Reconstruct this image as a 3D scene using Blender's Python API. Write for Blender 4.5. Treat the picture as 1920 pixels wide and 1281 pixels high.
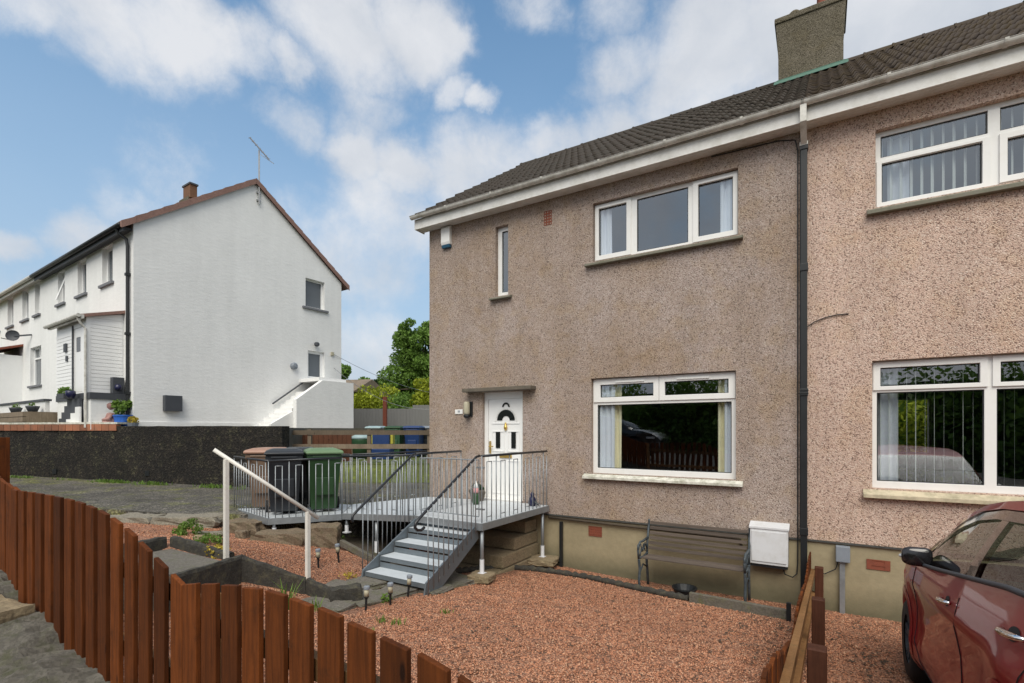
import bpy, bmesh, math, random
import numpy as np
from mathutils import Matrix, Vector
random.seed(7); rng = np.random.default_rng(7)
SC = bpy.context.scene; COL = SC.collection
for o in list(bpy.data.objects): bpy.data.objects.remove(o)
rad = math.radians

# ------------------------------------------------------------------ camera
cam = bpy.data.cameras.new('camera'); co = bpy.data.objects.new('camera', cam); COL.objects.link(co)
co.location = (0, 0, 2.43); co.rotation_euler = (rad(90), 0, rad(31.54))
cam.sensor_width = 36; cam.lens = 17.68; cam.shift_y = 0.0867; cam.clip_end = 2000; cam.clip_start = 0.05
SC.camera = co

# ------------------------------------------------------------------ node helpers
def N(nt, typ, **kw):
    n = nt.nodes.new(typ)
    for k, v in kw.items():
        if k.startswith('i_'):
            key = k[2:]; key = int(key) if key.isdigit() else key.replace('_', ' ')
            n.inputs[key].default_value = v
        else: setattr(n, k, v)
    return n
def L(nt, a, b): nt.links.new(a, b)
def c4(c): return (c[0], c[1], c[2], 1)

# ------------------------------------------------------------------ world: Nishita sky plus clouds
SUN_EL, SUN_AZ = 50, 158            # degrees; azimuth counted from +Y towards +X
w = bpy.data.worlds.new("World"); SC.world = w; w.use_nodes = True
nt = w.node_tree; nt.nodes.clear()
FPX = 943.0
def ray(px, py):
    k = (px-960)/FPX
    return Vector((-.523+.852*k, .852+.523*k, (807-py)/FPX))
tc = N(nt, 'ShaderNodeTexCoord')
sky = N(nt, 'ShaderNodeTexSky', sky_type='NISHITA', sun_disc=False, sun_elevation=rad(SUN_EL), sun_rotation=rad(SUN_AZ))
sky.air_density = 1.0; sky.dust_density = 1.6; sky.ozone_density = 2.0
n1 = N(nt, 'ShaderNodeTexNoise', i_Scale=3.6, i_Detail=12.0, i_Roughness=.58, i_Lacunarity=2.2); L(nt, tc.outputs['Generated'], n1.inputs['Vector'])
sub = N(nt, 'ShaderNodeVectorMath', operation='SUBTRACT'); L(nt, n1.outputs['Color'], sub.inputs[0]); sub.inputs[1].default_value = (.5, .5, .5)
scl = N(nt, 'ShaderNodeVectorMath', operation='SCALE'); L(nt, sub.outputs[0], scl.inputs[0]); scl.inputs['Scale'].default_value = .15
wadd = N(nt, 'ShaderNodeVectorMath', operation='ADD'); L(nt, tc.outputs['Generated'], wadd.inputs[0]); L(nt, scl.outputs[0], wadd.inputs[1])
warp = N(nt, 'ShaderNodeVectorMath', operation='MULTIPLY'); L(nt, wadd.outputs[0], warp.inputs[0]); warp.inputs[1].default_value = (1, 1, 1.45)
blobs = [(40,20,120,.9),(200,60,170,1),(350,75,150,1),(470,100,110,1),(545,125,70,1),(640,35,170,1),(790,40,120,1),(850,45,65,1),(125,135,60,.55),
 (850,140,60,.85),(905,160,50,.9),(690,205,85,.5),(540,225,85,.62),(660,250,70,.55),(655,295,80,.95),(760,305,110,1),(900,310,150,1),(1040,285,120,1),(1010,235,55,.8),
 (1130,270,120,.95),(740,395,150,.75),(700,480,190,.62),(690,640,170,.7),(1180,120,120,.85),(1350,90,210,1),(1560,50,260,1),(1800,20,320,1),(1010,10,80,.7),(1150,15,90,.6),
 (1130,200,110,.6),(1290,210,160,.9),(140,445,85,.9),(0,455,60,.85),(240,410,90,.5),(60,600,200,.35),(330,330,120,.28),(500,420,120,.35)]
acc = None
for (px, py, r, a) in blobs:
    d = ray(px, py); ln = d.length; d = d/ln
    rr = r/FPX/ln
    ds = N(nt, 'ShaderNodeVectorMath', operation='DISTANCE'); L(nt, warp.outputs[0], ds.inputs[0]); ds.inputs[1].default_value = (d.x, d.y, d.z*1.45)
    mr = N(nt, 'ShaderNodeMapRange', interpolation_type='SMOOTHSTEP'); L(nt, ds.outputs['Value'], mr.inputs[0])
    mr.inputs[1].default_value = rr*1.28; mr.inputs[2].default_value = rr*.25; mr.inputs[3].default_value = 0; mr.inputs[4].default_value = a
    if acc is None: acc = mr.outputs[0]
    else:
        mx = N(nt, 'ShaderNodeMath', operation='MAXIMUM'); L(nt, acc, mx.inputs[0]); L(nt, mr.outputs[0], mx.inputs[1]); acc = mx.outputs[0]
# clouds over the rest of the sky (behind and above the viewer)
n2 = N(nt, 'ShaderNodeTexNoise', i_Scale=2.6, i_Detail=6.0, i_Roughness=.55); L(nt, tc.outputs['Generated'], n2.inputs['Vector'])
r2 = N(nt, 'ShaderNodeMapRange', interpolation_type='SMOOTHSTEP'); L(nt, n2.outputs['Fac'], r2.inputs[0]); r2.inputs[1].default_value = .26; r2.inputs[2].default_value = .42
fwd = Vector((-.35, .86, .36)).normalized()
dt = N(nt, 'ShaderNodeVectorMath', operation='DOT_PRODUCT'); L(nt, tc.outputs['Generated'], dt.inputs[0]); dt.inputs[1].default_value = fwd
inv = N(nt, 'ShaderNodeMapRange', interpolation_type='SMOOTHSTEP'); L(nt, dt.outputs['Value'], inv.inputs[0]); inv.inputs[1].default_value = .66; inv.inputs[2].default_value = .35
m2 = N(nt, 'ShaderNodeMath', operation='MULTIPLY'); L(nt, r2.outputs[0], m2.inputs[0]); L(nt, inv.outputs[0], m2.inputs[1])
mx = N(nt, 'ShaderNodeMath', operation='MAXIMUM'); L(nt, acc, mx.inputs[0]); L(nt, m2.outputs[0], mx.inputs[1])
# fine wisps break the edges
n3 = N(nt, 'ShaderNodeTexNoise', i_Scale=6.0, i_Detail=12.0, i_Roughness=.66, i_Distortion=.15); L(nt, tc.outputs['Generated'], n3.inputs['Vector'])
w3 = N(nt, 'ShaderNodeMapRange'); L(nt, n3.outputs['Fac'], w3.inputs[0]); w3.inputs[1].default_value = .3; w3.inputs[2].default_value = .7; w3.inputs[3].default_value = -.42; w3.inputs[4].default_value = .30
ad = N(nt, 'ShaderNodeMath', operation='ADD'); L(nt, mx.outputs[0], ad.inputs[0]); L(nt, w3.outputs[0], ad.inputs[1])
cov = N(nt, 'ShaderNodeMapRange', interpolation_type='SMOOTHSTEP'); L(nt, ad.outputs[0], cov.inputs[0]); cov.inputs[1].default_value = .04; cov.inputs[2].default_value = 1.08; cov.inputs[3].default_value = .05; cov.inputs[4].default_value = .90
# horizon haze
sep = N(nt, 'ShaderNodeSeparateXYZ'); L(nt, tc.outputs['Generated'], sep.inputs[0])
hz = N(nt, 'ShaderNodeMapRange', interpolation_type='SMOOTHSTEP'); L(nt, sep.outputs['Z'], hz.inputs[0]); hz.inputs[1].default_value = .72; hz.inputs[2].default_value = .02; hz.inputs[4].default_value = .92
# cloud colour: brighter and greyer billows
cr = N(nt, 'ShaderNodeValToRGB'); n4 = N(nt, 'ShaderNodeTexNoise', i_Scale=4.2, i_Detail=6.0, i_Roughness=.5); L(nt, warp.outputs[0], n4.inputs['Vector']); L(nt, n4.outputs['Fac'], cr.inputs[0])
SK = .10
e = cr.color_ramp.elements; e[0].position = .33; e[0].color = c4((4.5,4.75,5.15)); e[1].position = .60; e[1].color = c4((6.1,6.15,6.3))
tint = N(nt, 'ShaderNodeMix', data_type='RGBA', blend_type='MULTIPLY'); tint.inputs[0].default_value = 1
L(nt, sky.outputs[0], tint.inputs[6]); tint.inputs[7].default_value = (.98, 1.42, 1.46, 1)
hm = N(nt, 'ShaderNodeMix', data_type='RGBA'); L(nt, hz.outputs[0], hm.inputs[0]); L(nt, tint.outputs[2], hm.inputs[6]); hm.inputs[7].default_value = (3.2, 4.1, 5.2, 1)
cm = N(nt, 'ShaderNodeMix', data_type='RGBA'); L(nt, cov.outputs[0], cm.inputs[0]); L(nt, hm.outputs[2], cm.inputs[6]); L(nt, cr.outputs[0], cm.inputs[7])
bg = N(nt, 'ShaderNodeBackground'); L(nt, cm.outputs[2], bg.inputs[0]); bg.inputs[1].default_value = SK
out = N(nt, 'ShaderNodeOutputWorld'); L(nt, bg.outputs[0], out.inputs[0])

# ------------------------------------------------------------------ sun (soft: light through cloud)
sl = bpy.data.lights.new('sun', 'SUN'); sl.energy = 2.4; sl.angle = rad(46); sl.color = (1, .93, .82)
so = bpy.data.objects.new('sun', sl); COL.objects.link(so)
az = rad(SUN_AZ); el = rad(SUN_EL)
sd = Vector((math.sin(az)*math.cos(el), math.cos(az)*math.cos(el), math.sin(el)))
so.rotation_euler = sd.to_track_quat('Z', 'Y').to_euler()
SC.view_settings.view_transform = 'Standard'; SC.view_settings.look = 'None'; SC.view_settings.exposure = 0.45; SC.view_settings.gamma = 1

# ------------------------------------------------------------------ materials
def newmat(name):
    m = bpy.data.materials.new(name); m.use_nodes = True; nt = m.node_tree
    p = nt.nodes['Principled BSDF']; tc = N(nt, 'ShaderNodeTexCoord'); return m, nt, p, tc
def noise(nt, tc, scale, detail=5, rough=.6, vec=None, coord='Object'):
    n = N(nt, 'ShaderNodeTexNoise', i_Scale=scale, i_Detail=detail, i_Roughness=rough)
    L(nt, vec if vec else tc.outputs[coord], n.inputs['Vector']); return n
def ramp(nt, src, stops, interp='LINEAR'):
    r = N(nt, 'ShaderNodeValToRGB'); cr = r.color_ramp; cr.interpolation = interp
    while len(cr.elements) < len(stops): cr.elements.new(.5)
    for e, (p, c) in zip(cr.elements, stops): e.position = p; e.color = c4(c) if not isinstance(c, (int, float)) else (c, c, c, 1)
    L(nt, src, r.inputs[0]); return r
def mix(nt, fac, a, b, blend='MIX'):
    m = N(nt, 'ShaderNodeMix', data_type='RGBA', blend_type=blend)
    for s, i in ((fac, 0), (a, 6), (b, 7)):
        if isinstance(s, (int, float)): m.inputs[i].default_value = s
        elif isinstance(s, (tuple, list)): m.inputs[i].default_value = c4(s)
        else: L(nt, s, m.inputs[i])
    return m.outputs[2]
def bump(nt, p, h, dist=.01, strength=1.0, prev=None):
    b = N(nt, 'ShaderNodeBump'); b.inputs['Strength'].default_value = strength; b.inputs['Distance'].default_value = dist
    L(nt, h, b.inputs['Height'])
    if prev: L(nt, prev, b.inputs['Normal'])
    L(nt, b.outputs[0], p.inputs['Normal']); return b.outputs[0]
def scale_vec(nt, tc, s, coord='Object'):
    m = N(nt, 'ShaderNodeMapping'); L(nt, tc.outputs[coord], m.inputs[0]); m.inputs['Scale'].default_value = s; return m.outputs[0]
def mul(c, k): return tuple(min(1, x*k) for x in c)
def M(name, col, rough=.55, var=.15, sc=6, bd=0, bs=60, metal=0, dirt=None, damt=.5, dsc=3, island=0, stretch=None, coat=0, spec=.5):
    m, nt, p, tc = newmat(name)
    vec = scale_vec(nt, tc, stretch) if stretch else None
    n = noise(nt, tc, sc, 6, .65, vec)
    c = mix(nt, n.outputs['Fac'], mul(col, 1-var*1.6), mul(col, 1+var*1.6))
    if dirt:
        d = noise(nt, tc, dsc, 8, .7)
        r = ramp(nt, d.outputs['Fac'], [(.48-.1*damt, 0), (.72-.1*damt, 1.0)])
        mm = N(nt, 'ShaderNodeMath', operation='MULTIPLY'); L(nt, r.outputs[0], mm.inputs[0]); mm.inputs[1].default_value = damt
        c = mix(nt, mm.outputs[0], c, dirt)
    if island:
        g = N(nt, 'ShaderNodeNewGeometry'); mr = N(nt, 'ShaderNodeMapRange'); L(nt, g.outputs['Random Per Island'], mr.inputs[0])
        mr.inputs[3].default_value = 1-island; mr.inputs[4].default_value = 1+island
        vm = N(nt, 'ShaderNodeVectorMath', operation='SCALE'); L(nt, c, vm.inputs[0]); L(nt, mr.outputs[0], vm.inputs['Scale']); c = vm.outputs[0]
    L(nt, c, p.inputs['Base Color'])
    rr = N(nt, 'ShaderNodeMapRange'); L(nt, n.outputs['Fac'], rr.inputs[0]); rr.inputs[3].default_value = max(.02, rough-.1); rr.inputs[4].default_value = min(1, rough+.12); L(nt, rr.outputs[0], p.inputs['Roughness'])
    p.inputs['Metallic'].default_value = metal; p.inputs['Coat Weight'].default_value = coat; p.inputs['Coat Roughness'].default_value = .04
    p.inputs['Specular IOR Level'].default_value = spec
    if bd:
        b = noise(nt, tc, bs, 4, .6, scale_vec(nt, tc, stretch) if stretch else None); bump(nt, p, b.outputs['Fac'], bd)
    return m
def harl(name, pal, stain, samt=.35, scale=80, lift=1.0):
    m, nt, p, tc = newmat(name)
    wn = noise(nt, tc, 40, 2, .5)
    wv = mix(nt, .012, tc.outputs['Object'], wn.outputs['Color'], 'ADD')
    v = N(nt, 'ShaderNodeTexVoronoi', i_Scale=scale, i_Randomness=1.0); L(nt, wv, v.inputs['Vector'])
    s = N(nt, 'ShaderNodeSeparateColor'); L(nt, v.outputs['Color'], s.inputs[0])
    c = ramp(nt, s.outputs[0], [(i/len(pal), x) for i, x in enumerate(pal)], 'CONSTANT').outputs[0]
    edge = ramp(nt, v.outputs['Distance'], [(.0, 1.0), (.55, .97), (.85, .74)]).outputs[0]
    c = mix(nt, 1.0, c, edge, 'MULTIPLY')
    big = noise(nt, tc, .9, 6, .65); f = ramp(nt, big.outputs['Fac'], [(.38, 0), (.66, samt)])
    c = mix(nt, f.outputs[0], c, stain, 'MULTIPLY')
    ol = noise(nt, tc, 3.1, 3, .6); c = mix(nt, ramp(nt, ol.outputs['Fac'], [(.50,0),(.66,samt*.55)]).outputs[0], c, (.95,.86,.62), 'MULTIPLY')
    med = noise(nt, tc, 7, 6, .7); c = mix(nt, .35, c, ramp(nt, med.outputs['Fac'], [(.3, .62), (.7, 1.0)]).outputs[0], 'MULTIPLY')
    st = noise(nt, tc, 3.2, 5, .7, scale_vec(nt, tc, (1, 1, .12))); c = mix(nt, .28, c, ramp(nt, st.outputs['Fac'], [(.35, .55), (.6, 1.0)]).outputs[0], 'MULTIPLY')
    L(nt, c, p.inputs['Base Color']); p.inputs['Roughness'].default_value = .92; p.inputs['Specular IOR Level'].default_value = .25
    iv = N(nt, 'ShaderNodeMath', operation='SUBTRACT'); iv.inputs[0].default_value = 1; L(nt, v.outputs['Distance'], iv.inputs[1])
    bump(nt, p, iv.outputs[0], .010, .9); return m
MT = {}
MT['harl_brown'] = harl('harl_brown', [(0.51,0.429,0.383),(0.453,0.367,0.327),(0.414,0.33,0.289),(0.578,0.499,0.455),(0.482,0.391,0.346),(0.443,0.363,0.323),(0.51,0.414,0.37),(0.462,0.363,0.323),(0.212,0.165,0.143),(0.424,0.34,0.294),(0.491,0.406,0.36),(0.308,0.245,0.209)], (.80,.72,.58), .65)
MT['harl_pink'] = harl('harl_pink', [(0.732,0.552,0.462),(0.64,0.466,0.384),(0.691,0.516,0.428),(0.813,0.668,0.573),(0.681,0.491,0.404),(0.285,0.197,0.161),(0.732,0.567,0.477),(0.651,0.466,0.384),(0.701,0.536,0.442),(0.427,0.303,0.248),(0.671,0.495,0.414)], (.86,.82,.76), .45)
MT['harl_chimney'] = harl('harl_chimney', [(.20,.175,.13),(.15,.13,.095),(.25,.22,.17),(.11,.095,.07),(.22,.19,.15)], (.6,.6,.5), .6)
def plinth_mat():
    m, nt, p, tc = newmat('plinth_render')
    n = noise(nt, tc, 2.2, 7, .6); c = mix(nt, n.outputs['Fac'], (.235,.195,.115), (.395,.335,.215))
    n2 = noise(nt, tc, 14, 6, .7); c = mix(nt, .4, c, ramp(nt, n2.outputs['Fac'], [(.35,.7),(.65,1.0)]).outputs[0], 'MULTIPLY')
    # green grime climbing up from the soil
    sp = N(nt, 'ShaderNodeSeparateXYZ'); g = N(nt, 'ShaderNodeNewGeometry'); L(nt, g.outputs['Position'], sp.inputs[0])
    a = N(nt, 'ShaderNodeMath', operation='MULTIPLY_ADD'); L(nt, n.outputs['Fac'], a.inputs[0]); a.inputs[1].default_value = -.55; L(nt, sp.outputs['Z'], a.inputs[2])
    f = ramp(nt, a.outputs[0], [(.0, .75), (.22, 0.0)])
    f2 = N(nt, 'ShaderNodeMapRange'); L(nt, a.outputs[0], f2.inputs[0]); f2.inputs[1].default_value = -.22; f2.inputs[2].default_value = .12; f2.inputs[3].default_value = .75; f2.inputs[4].default_value = 0
    c = mix(nt, f2.outputs[0], c, (.075,.075,.042))
    L(nt, c, p.inputs['Base Color']); p.inputs['Roughness'].default_value = .85; bump(nt, p, n2.outputs['Fac'], .004); return m
MT['plinth'] = plinth_mat()
def gravel(name, pal, scale=46, dark=.5):
    m, nt, p, tc = newmat(name)
    v = N(nt, 'ShaderNodeTexVoronoi', i_Scale=scale, i_Randomness=1.0); L(nt, tc.outputs['Object'], v.inputs['Vector'])
    s = N(nt, 'ShaderNodeSeparateColor'); L(nt, v.outputs['Color'], s.inputs[0])
    c = ramp(nt, s.outputs[0], [(i/len(pal), x) for i, x in enumerate(pal)], 'CONSTANT').outputs[0]
    c = mix(nt, 1.0, c, ramp(nt, v.outputs['Distance'], [(.0, 1.0), (.35, .9), (.7, dark)]).outputs[0], 'MULTIPLY')
    b = noise(nt, tc, 1.3, 6, .7); c = mix(nt, .5, c, ramp(nt, b.outputs['Fac'], [(.35,.55),(.6,1.0)]).outputs[0], 'MULTIPLY')
    L(nt, c, p.inputs['Base Color']); p.inputs['Roughness'].default_value = .85
    iv = N(nt, 'ShaderNodeMath', operation='SUBTRACT'); iv.inputs[0].default_value = 1; L(nt, v.outputs['Distance'], iv.inputs[1])
    bump(nt, p, iv.outputs[0], .02, 1.0); return m
REDP = [(0.444,0.202,0.113),(0.519,0.256,0.153),(0.366,0.156,0.087),(0.558,0.301,0.192),(0.444,0.202,0.113),(0.155,0.073,0.043),(0.501,0.238,0.139)]
MT['gravel_red'] = gravel('red_gravel', REDP)
def chips():
    m, nt, p, tc = newmat('red_stone_chips'); g = N(nt, 'ShaderNodeNewGeometry')
    pal = [(0.385,0.164,0.089),(0.482,0.22,0.124),(0.54,0.265,0.158),(0.144,0.065,0.034),(0.578,0.311,0.187),(0.444,0.196,0.106),(0.501,0.238,0.136),(0.578,0.347,0.222),(0.366,0.156,0.085),(0.54,0.247,0.136)]
    c = ramp(nt, g.outputs['Random Per Island'], [(i/len(pal), x) for i, x in enumerate(pal)], 'CONSTANT').outputs[0]
    b = noise(nt, tc, .8, 5, .7); c = mix(nt, .6, c, ramp(nt, b.outputs['Fac'], [(.32,.6),(.6,1.0)]).outputs[0], 'MULTIPLY')
    L(nt, c, p.inputs['Base Color']); p.inputs['Roughness'].default_value = .8; return m
MT['chips'] = chips()
MT['drive'] = gravel('old_tarmac', [(.17,.16,.15),(.12,.115,.11),(.22,.205,.19),(.09,.085,.08),(.15,.145,.14),(.26,.245,.23)], 60, .6)
def overgrown(name, base, green, amt, sc=2.0):
    m, nt, p, tc = newmat(name)
    n = noise(nt, tc, 25, 6, .7); c = mix(nt, n.outputs['Fac'], mul(base, .55), mul(base, 1.5))
    v = N(nt, 'ShaderNodeTexVoronoi', i_Scale=70.0); L(nt, tc.outputs['Object'], v.inputs['Vector']); s = N(nt, 'ShaderNodeSeparateColor'); L(nt, v.outputs['Color'], s.inputs[0])
    c = mix(nt, .5, c, ramp(nt, s.outputs[0], [(0,.5),(.4,.8),(.7,1.0),(.93,1.0)], 'CONSTANT').outputs[0], 'MULTIPLY')
    g = noise(nt, tc, sc, 8, .75); f = ramp(nt, g.outputs['Fac'], [(.50,0),(.64,amt)]); gn = noise(nt, tc, 40, 3, .6)
    c = mix(nt, f.outputs[0], c, mix(nt, gn.outputs['Fac'], mul(green, .5), mul(green, 1.5)))
    L(nt, c, p.inputs['Base Color']); p.inputs['Roughness'].default_value = .95; bump(nt, p, n.outputs['Fac'], .012); return m
MT['drive'] = overgrown('old_tarmac', (.125,.114,.096), (.15,.155,.04), .9, 1.3)
def speckle(m, cols, scale, amt, bd):
    nt = m.node_tree; p = nt.nodes['Principled BSDF']; src = p.inputs['Base Color'].links[0].from_socket; tc = N(nt, 'ShaderNodeTexCoord')
    v = N(nt, 'ShaderNodeTexVoronoi', i_Scale=scale); L(nt, tc.outputs['Object'], v.inputs['Vector']); sp = N(nt, 'ShaderNodeSeparateColor'); L(nt, v.outputs['Color'], sp.inputs[0])
    c = mix(nt, amt, src, ramp(nt, sp.outputs[0], [(i/len(cols), x) for i, x in enumerate(cols)], 'CONSTANT').outputs[0], 'MULTIPLY')
    b = noise(nt, tc, 1.1, 7, .75); c = mix(nt, .8, c, ramp(nt, b.outputs['Fac'], [(.36,.45),(.52,1.0),(.64,1.5)]).outputs[0], 'MULTIPLY'); L(nt, c, p.inputs['Base Color'])
    bump(nt, p, v.outputs['Distance'], bd, .8)
speckle(MT['drive'], [.7,.4,1.0,.55,1.7,.8,.35,1.2], 38, .8, .02)
MT['dark_wall'] = overgrown('dark_mossy_harl', (.015,.012,.009), (.042,.040,.022), .7, 3.5)
def add_blocks(m):
    nt = m.node_tree; p = nt.nodes['Principled BSDF']; src = p.inputs['Base Color'].links[0].from_socket
    g = N(nt, 'ShaderNodeNewGeometry'); sp = N(nt, 'ShaderNodeSeparateXYZ'); L(nt, g.outputs['Position'], sp.inputs[0]); cb = N(nt, 'ShaderNodeCombineXYZ'); L(nt, sp.outputs[0], cb.inputs[0]); L(nt, sp.outputs[2], cb.inputs[1])
    tc = N(nt, 'ShaderNodeTexCoord'); wn = noise(nt, tc, 6, 3, .6); wv = mix(nt, .05, cb.outputs[0], wn.outputs['Color'], 'ADD')
    b = N(nt, 'ShaderNodeTexBrick'); L(nt, wv, b.inputs['Vector']); b.inputs['Scale'].default_value = 1; b.inputs['Brick Width'].default_value = .45; b.inputs['Row Height'].default_value = .215; b.inputs['Mortar Size'].default_value = .012; b.inputs['Mortar Smooth'].default_value = .6
    b.inputs['Color1'].default_value = (.75,.75,.75,1); b.inputs['Color2'].default_value = (1.25,1.22,1.15,1); b.inputs['Mortar'].default_value = (.45,.45,.45,1)
    sp_ = noise(nt, tc, 22, 6, .8); c = mix(nt, .8, src, b.outputs['Color'], 'MULTIPLY'); c = mix(nt, ramp(nt, sp_.outputs['Fac'], [(.60,0),(.70,.6)]).outputs[0], c, (.10,.095,.075)); L(nt, c, p.inputs['Base Color'])
add_blocks(MT['dark_wall'])
speckle(MT['dark_wall'], [.8,.3,1.3,.6,2.6,.9,.25,1.6,.5], 26, .85, .02)
MT['conc_dark'] = overgrown('weathered_concrete_dark', (.042,.039,.033), (.10,.09,.055), .6, 9)
MT['conc_top'] = overgrown('weathered_concrete', (.13,.117,.095), (.10,.10,.04), .7, 6)
MT['slab'] = overgrown('paving_slab', (.155,.14,.118), (.10,.105,.05), .6, 5)
MT['rock'] = overgrown('sandstone_rock', (.18,.135,.09), (.085,.085,.04), .5, 7)
MT['rock_grey'] = overgrown('grey_rock', (.24,.215,.17), (.11,.105,.06), .45, 7)
MT['asphalt'] = gravel('worn_asphalt', [(.05,.048,.047),(.035,.034,.034),(.075,.07,.066),(.045,.043,.042),(.055,.052,.05),(.12,.115,.11),(.04,.039,.038)], 170, .6)
MT['asphalt'] = overgrown('worn_asphalt', (.060,.056,.053), (.07,.075,.03), .55, 6)
MT['rubble'] = gravel('rough_rubble_concrete', [(.09,.085,.07),(.05,.047,.038),(.16,.145,.12),(.07,.066,.045),(.10,.095,.06),(.13,.12,.10),(.06,.056,.04)], 70, .6)
MT['pavement'] = overgrown('street_pavement', (.062,.058,.056), (.09,.09,.05), .5, 5)
MT['sandstone'] = overgrown('sandstone_block', (.27,.21,.13), (.13,.12,.06), .35, 4)
MT['grass'] = overgrown('grass_ground', (.09,.11,.03), (.16,.20,.03), .9, 6)
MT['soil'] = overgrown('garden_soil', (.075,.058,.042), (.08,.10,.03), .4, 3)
MT['white_render'] = None
def white_render():
    m, nt, p, tc = newmat('white_roughcast')
    v1 = scale_vec(nt, tc, (1, 1, 2.6)); n = noise(nt, tc, 4.5, 7, .62, v1)
    c = mix(nt, n.outputs['Fac'], (.74,.745,.735), (.86,.86,.845))
    b = noise(nt, tc, .6, 5, .6); c = mix(nt, .25, c, ramp(nt, b.outputs['Fac'], [(.3,.72),(.65,1.0)]).outputs[0], 'MULTIPLY')
    st = noise(nt, tc, 2.5, 5, .7, scale_vec(nt, tc, (1, 1, .08))); c = mix(nt, .10, c, ramp(nt, st.outputs['Fac'], [(.35,.5),(.6,1.0)]).outputs[0], 'MULTIPLY')
    L(nt, c, p.inputs['Base Color']); p.inputs['Roughness'].default_value = .8
    n2 = noise(nt, tc, 6, 7, .7, v1); bump(nt, p, n2.outputs['Fac'], .03, .28); return m
MT['white_render'] = white_render()
MT['upvc'] = M('white_upvc', (.78,.78,.765), .35, .03, 5, dirt=(.55,.53,.47), damt=.25, dsc=5)
MT['upvc_grey'] = M('white_upvc_far', (.84,.845,.84), .4, .03, 5)
MT['fascia'] = M('white_fascia_board', (.72,.715,.69), .45, .05, 3, dirt=(.40,.38,.31), damt=.45, dsc=4)
MT['gutter'] = M('white_gutter', (.62,.61,.57), .45, .08, 3, dirt=(.25,.23,.17), damt=.6, dsc=7)
MT['sill'] = M('stone_sill', (.20,.19,.15), .85, .25, 8, .003, 60, dirt=(.08,.085,.05), damt=.6, dsc=8)
MT['sill_white'] = M('painted_sill', (.66,.65,.58), .7, .1, 5, .002, 60, dirt=(.20,.20,.13), damt=.7, dsc=9)
MT['sill_cream'] = M('cream_sill', (.52,.45,.32), .8, .12, 5, .002, 60, dirt=(.16,.15,.09), damt=.6, dsc=7)
MT['sill_far'] = M('grey_sill', (.16,.165,.18), .8, .1)
MT['black_plastic'] = M('black_plastic', (.008,.010,.012), .5, .3, 5)
MT['galv'] = M('galvanised_steel', (.30,.325,.345), .45, .14, 14, metal=.55, dirt=(.20,.21,.22), damt=.4, dsc=10)
MT['galv_tread'] = M('steel_tread', (.62,.66,.69), .5, .10, 20, metal=.25, dirt=(.42,.45,.47), damt=.3, dsc=5)
MT['galv_side'] = M('steel_side', (.17,.20,.225), .5, .12, 14, metal=.45)
MT['white_foot'] = M('white_foot_sleeve', (.70,.71,.74), .5, .05)
MT['rail_black'] = M('black_handrail', (.018,.020,.024), .35, .2, 8)
MT['white_paint'] = M('white_painted_steel', (.72,.70,.65), .45, .06, 6, dirt=(.42,.38,.30), damt=.35, dsc=12)
def wood(name, col, grain=.35, knots=True, rough=.7, dirt=None):
    m, nt, p, tc = newmat(name)
    oi = N(nt, 'ShaderNodeObjectInfo'); g = N(nt, 'ShaderNodeNewGeometry')
    of = N(nt, 'ShaderNodeVectorMath', operation='ADD'); L(nt, tc.outputs['Object'], of.inputs[0])
    cb = N(nt, 'ShaderNodeCombineXYZ'); ms = N(nt, 'ShaderNodeMath', operation='MULTIPLY'); L(nt, oi.outputs['Random'], ms.inputs[0]); ms.inputs[1].default_value = 40; L(nt, ms.outputs[0], cb.inputs[0]); L(nt, ms.outputs[0], cb.inputs[2]); L(nt, cb.outputs[0], of.inputs[1])
    mp = N(nt, 'ShaderNodeMapping'); L(nt, of.outputs[0], mp.inputs[0]); mp.inputs['Scale'].default_value = (1, 1, .07)
    n = N(nt, 'ShaderNodeTexNoise', i_Scale=55.0, i_Detail=6.0, i_Roughness=.6, i_Distortion=.6); L(nt, mp.outputs[0], n.inputs['Vector'])
    c = mix(nt, n.outputs['Fac'], mul(col, 1-grain*1.5), mul(col, 1+grain*1.5))
    n2 = N(nt, 'ShaderNodeTexNoise', i_Scale=3.0, i_Detail=6.0, i_Roughness=.7); L(nt, of.outputs[0], n2.inputs['Vector'])
    c = mix(nt, .6, c, ramp(nt, n2.outputs['Fac'], [(.32,.5),(.62,1.0)]).outputs[0], 'MULTIPLY')
    mr = N(nt, 'ShaderNodeMapRange'); L(nt, oi.outputs['Random'], mr.inputs[0]); mr.inputs[3].default_value = .62; mr.inputs[4].default_value = 1.5
    vm = N(nt, 'ShaderNodeVectorMath', operation='SCALE'); L(nt, c, vm.inputs[0]); L(nt, mr.outputs[0], vm.inputs['Scale']); c = vm.outputs[0]
    kn = N(nt, 'ShaderNodeTexVoronoi', i_Scale=4.5); km = N(nt, 'ShaderNodeMapping'); L(nt, of.outputs[0], km.inputs[0]); km.inputs['Scale'].default_value = (1.6, 1.6, .55); L(nt, km.outputs[0], kn.inputs['Vector'])
    c = mix(nt, 1.0, c, ramp(nt, kn.outputs['Distance'], [(.05,.25),(.10,1.0)]).outputs[0], 'MULTIPLY')
    if dirt:
        d = N(nt, 'ShaderNodeTexNoise', i_Scale=7.0, i_Detail=8.0, i_Roughness=.75); L(nt, of.outputs[0], d.inputs['Vector'])
        c = mix(nt, ramp(nt, d.outputs['Fac'], [(.55,0),(.72,.7)]).outputs[0], c, dirt)
    L(nt, c, p.inputs['Base Color']); p.inputs['Roughness'].default_value = rough; p.inputs['Specular IOR Level'].default_value = .2; bump(nt, p, n.outputs['Fac'], .003, .8); return m
MT['fence'] = wood('stained_fence_board', (.108,.029,.0055), .6, rough=.85, dirt=(.03,.014,.006))
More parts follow.
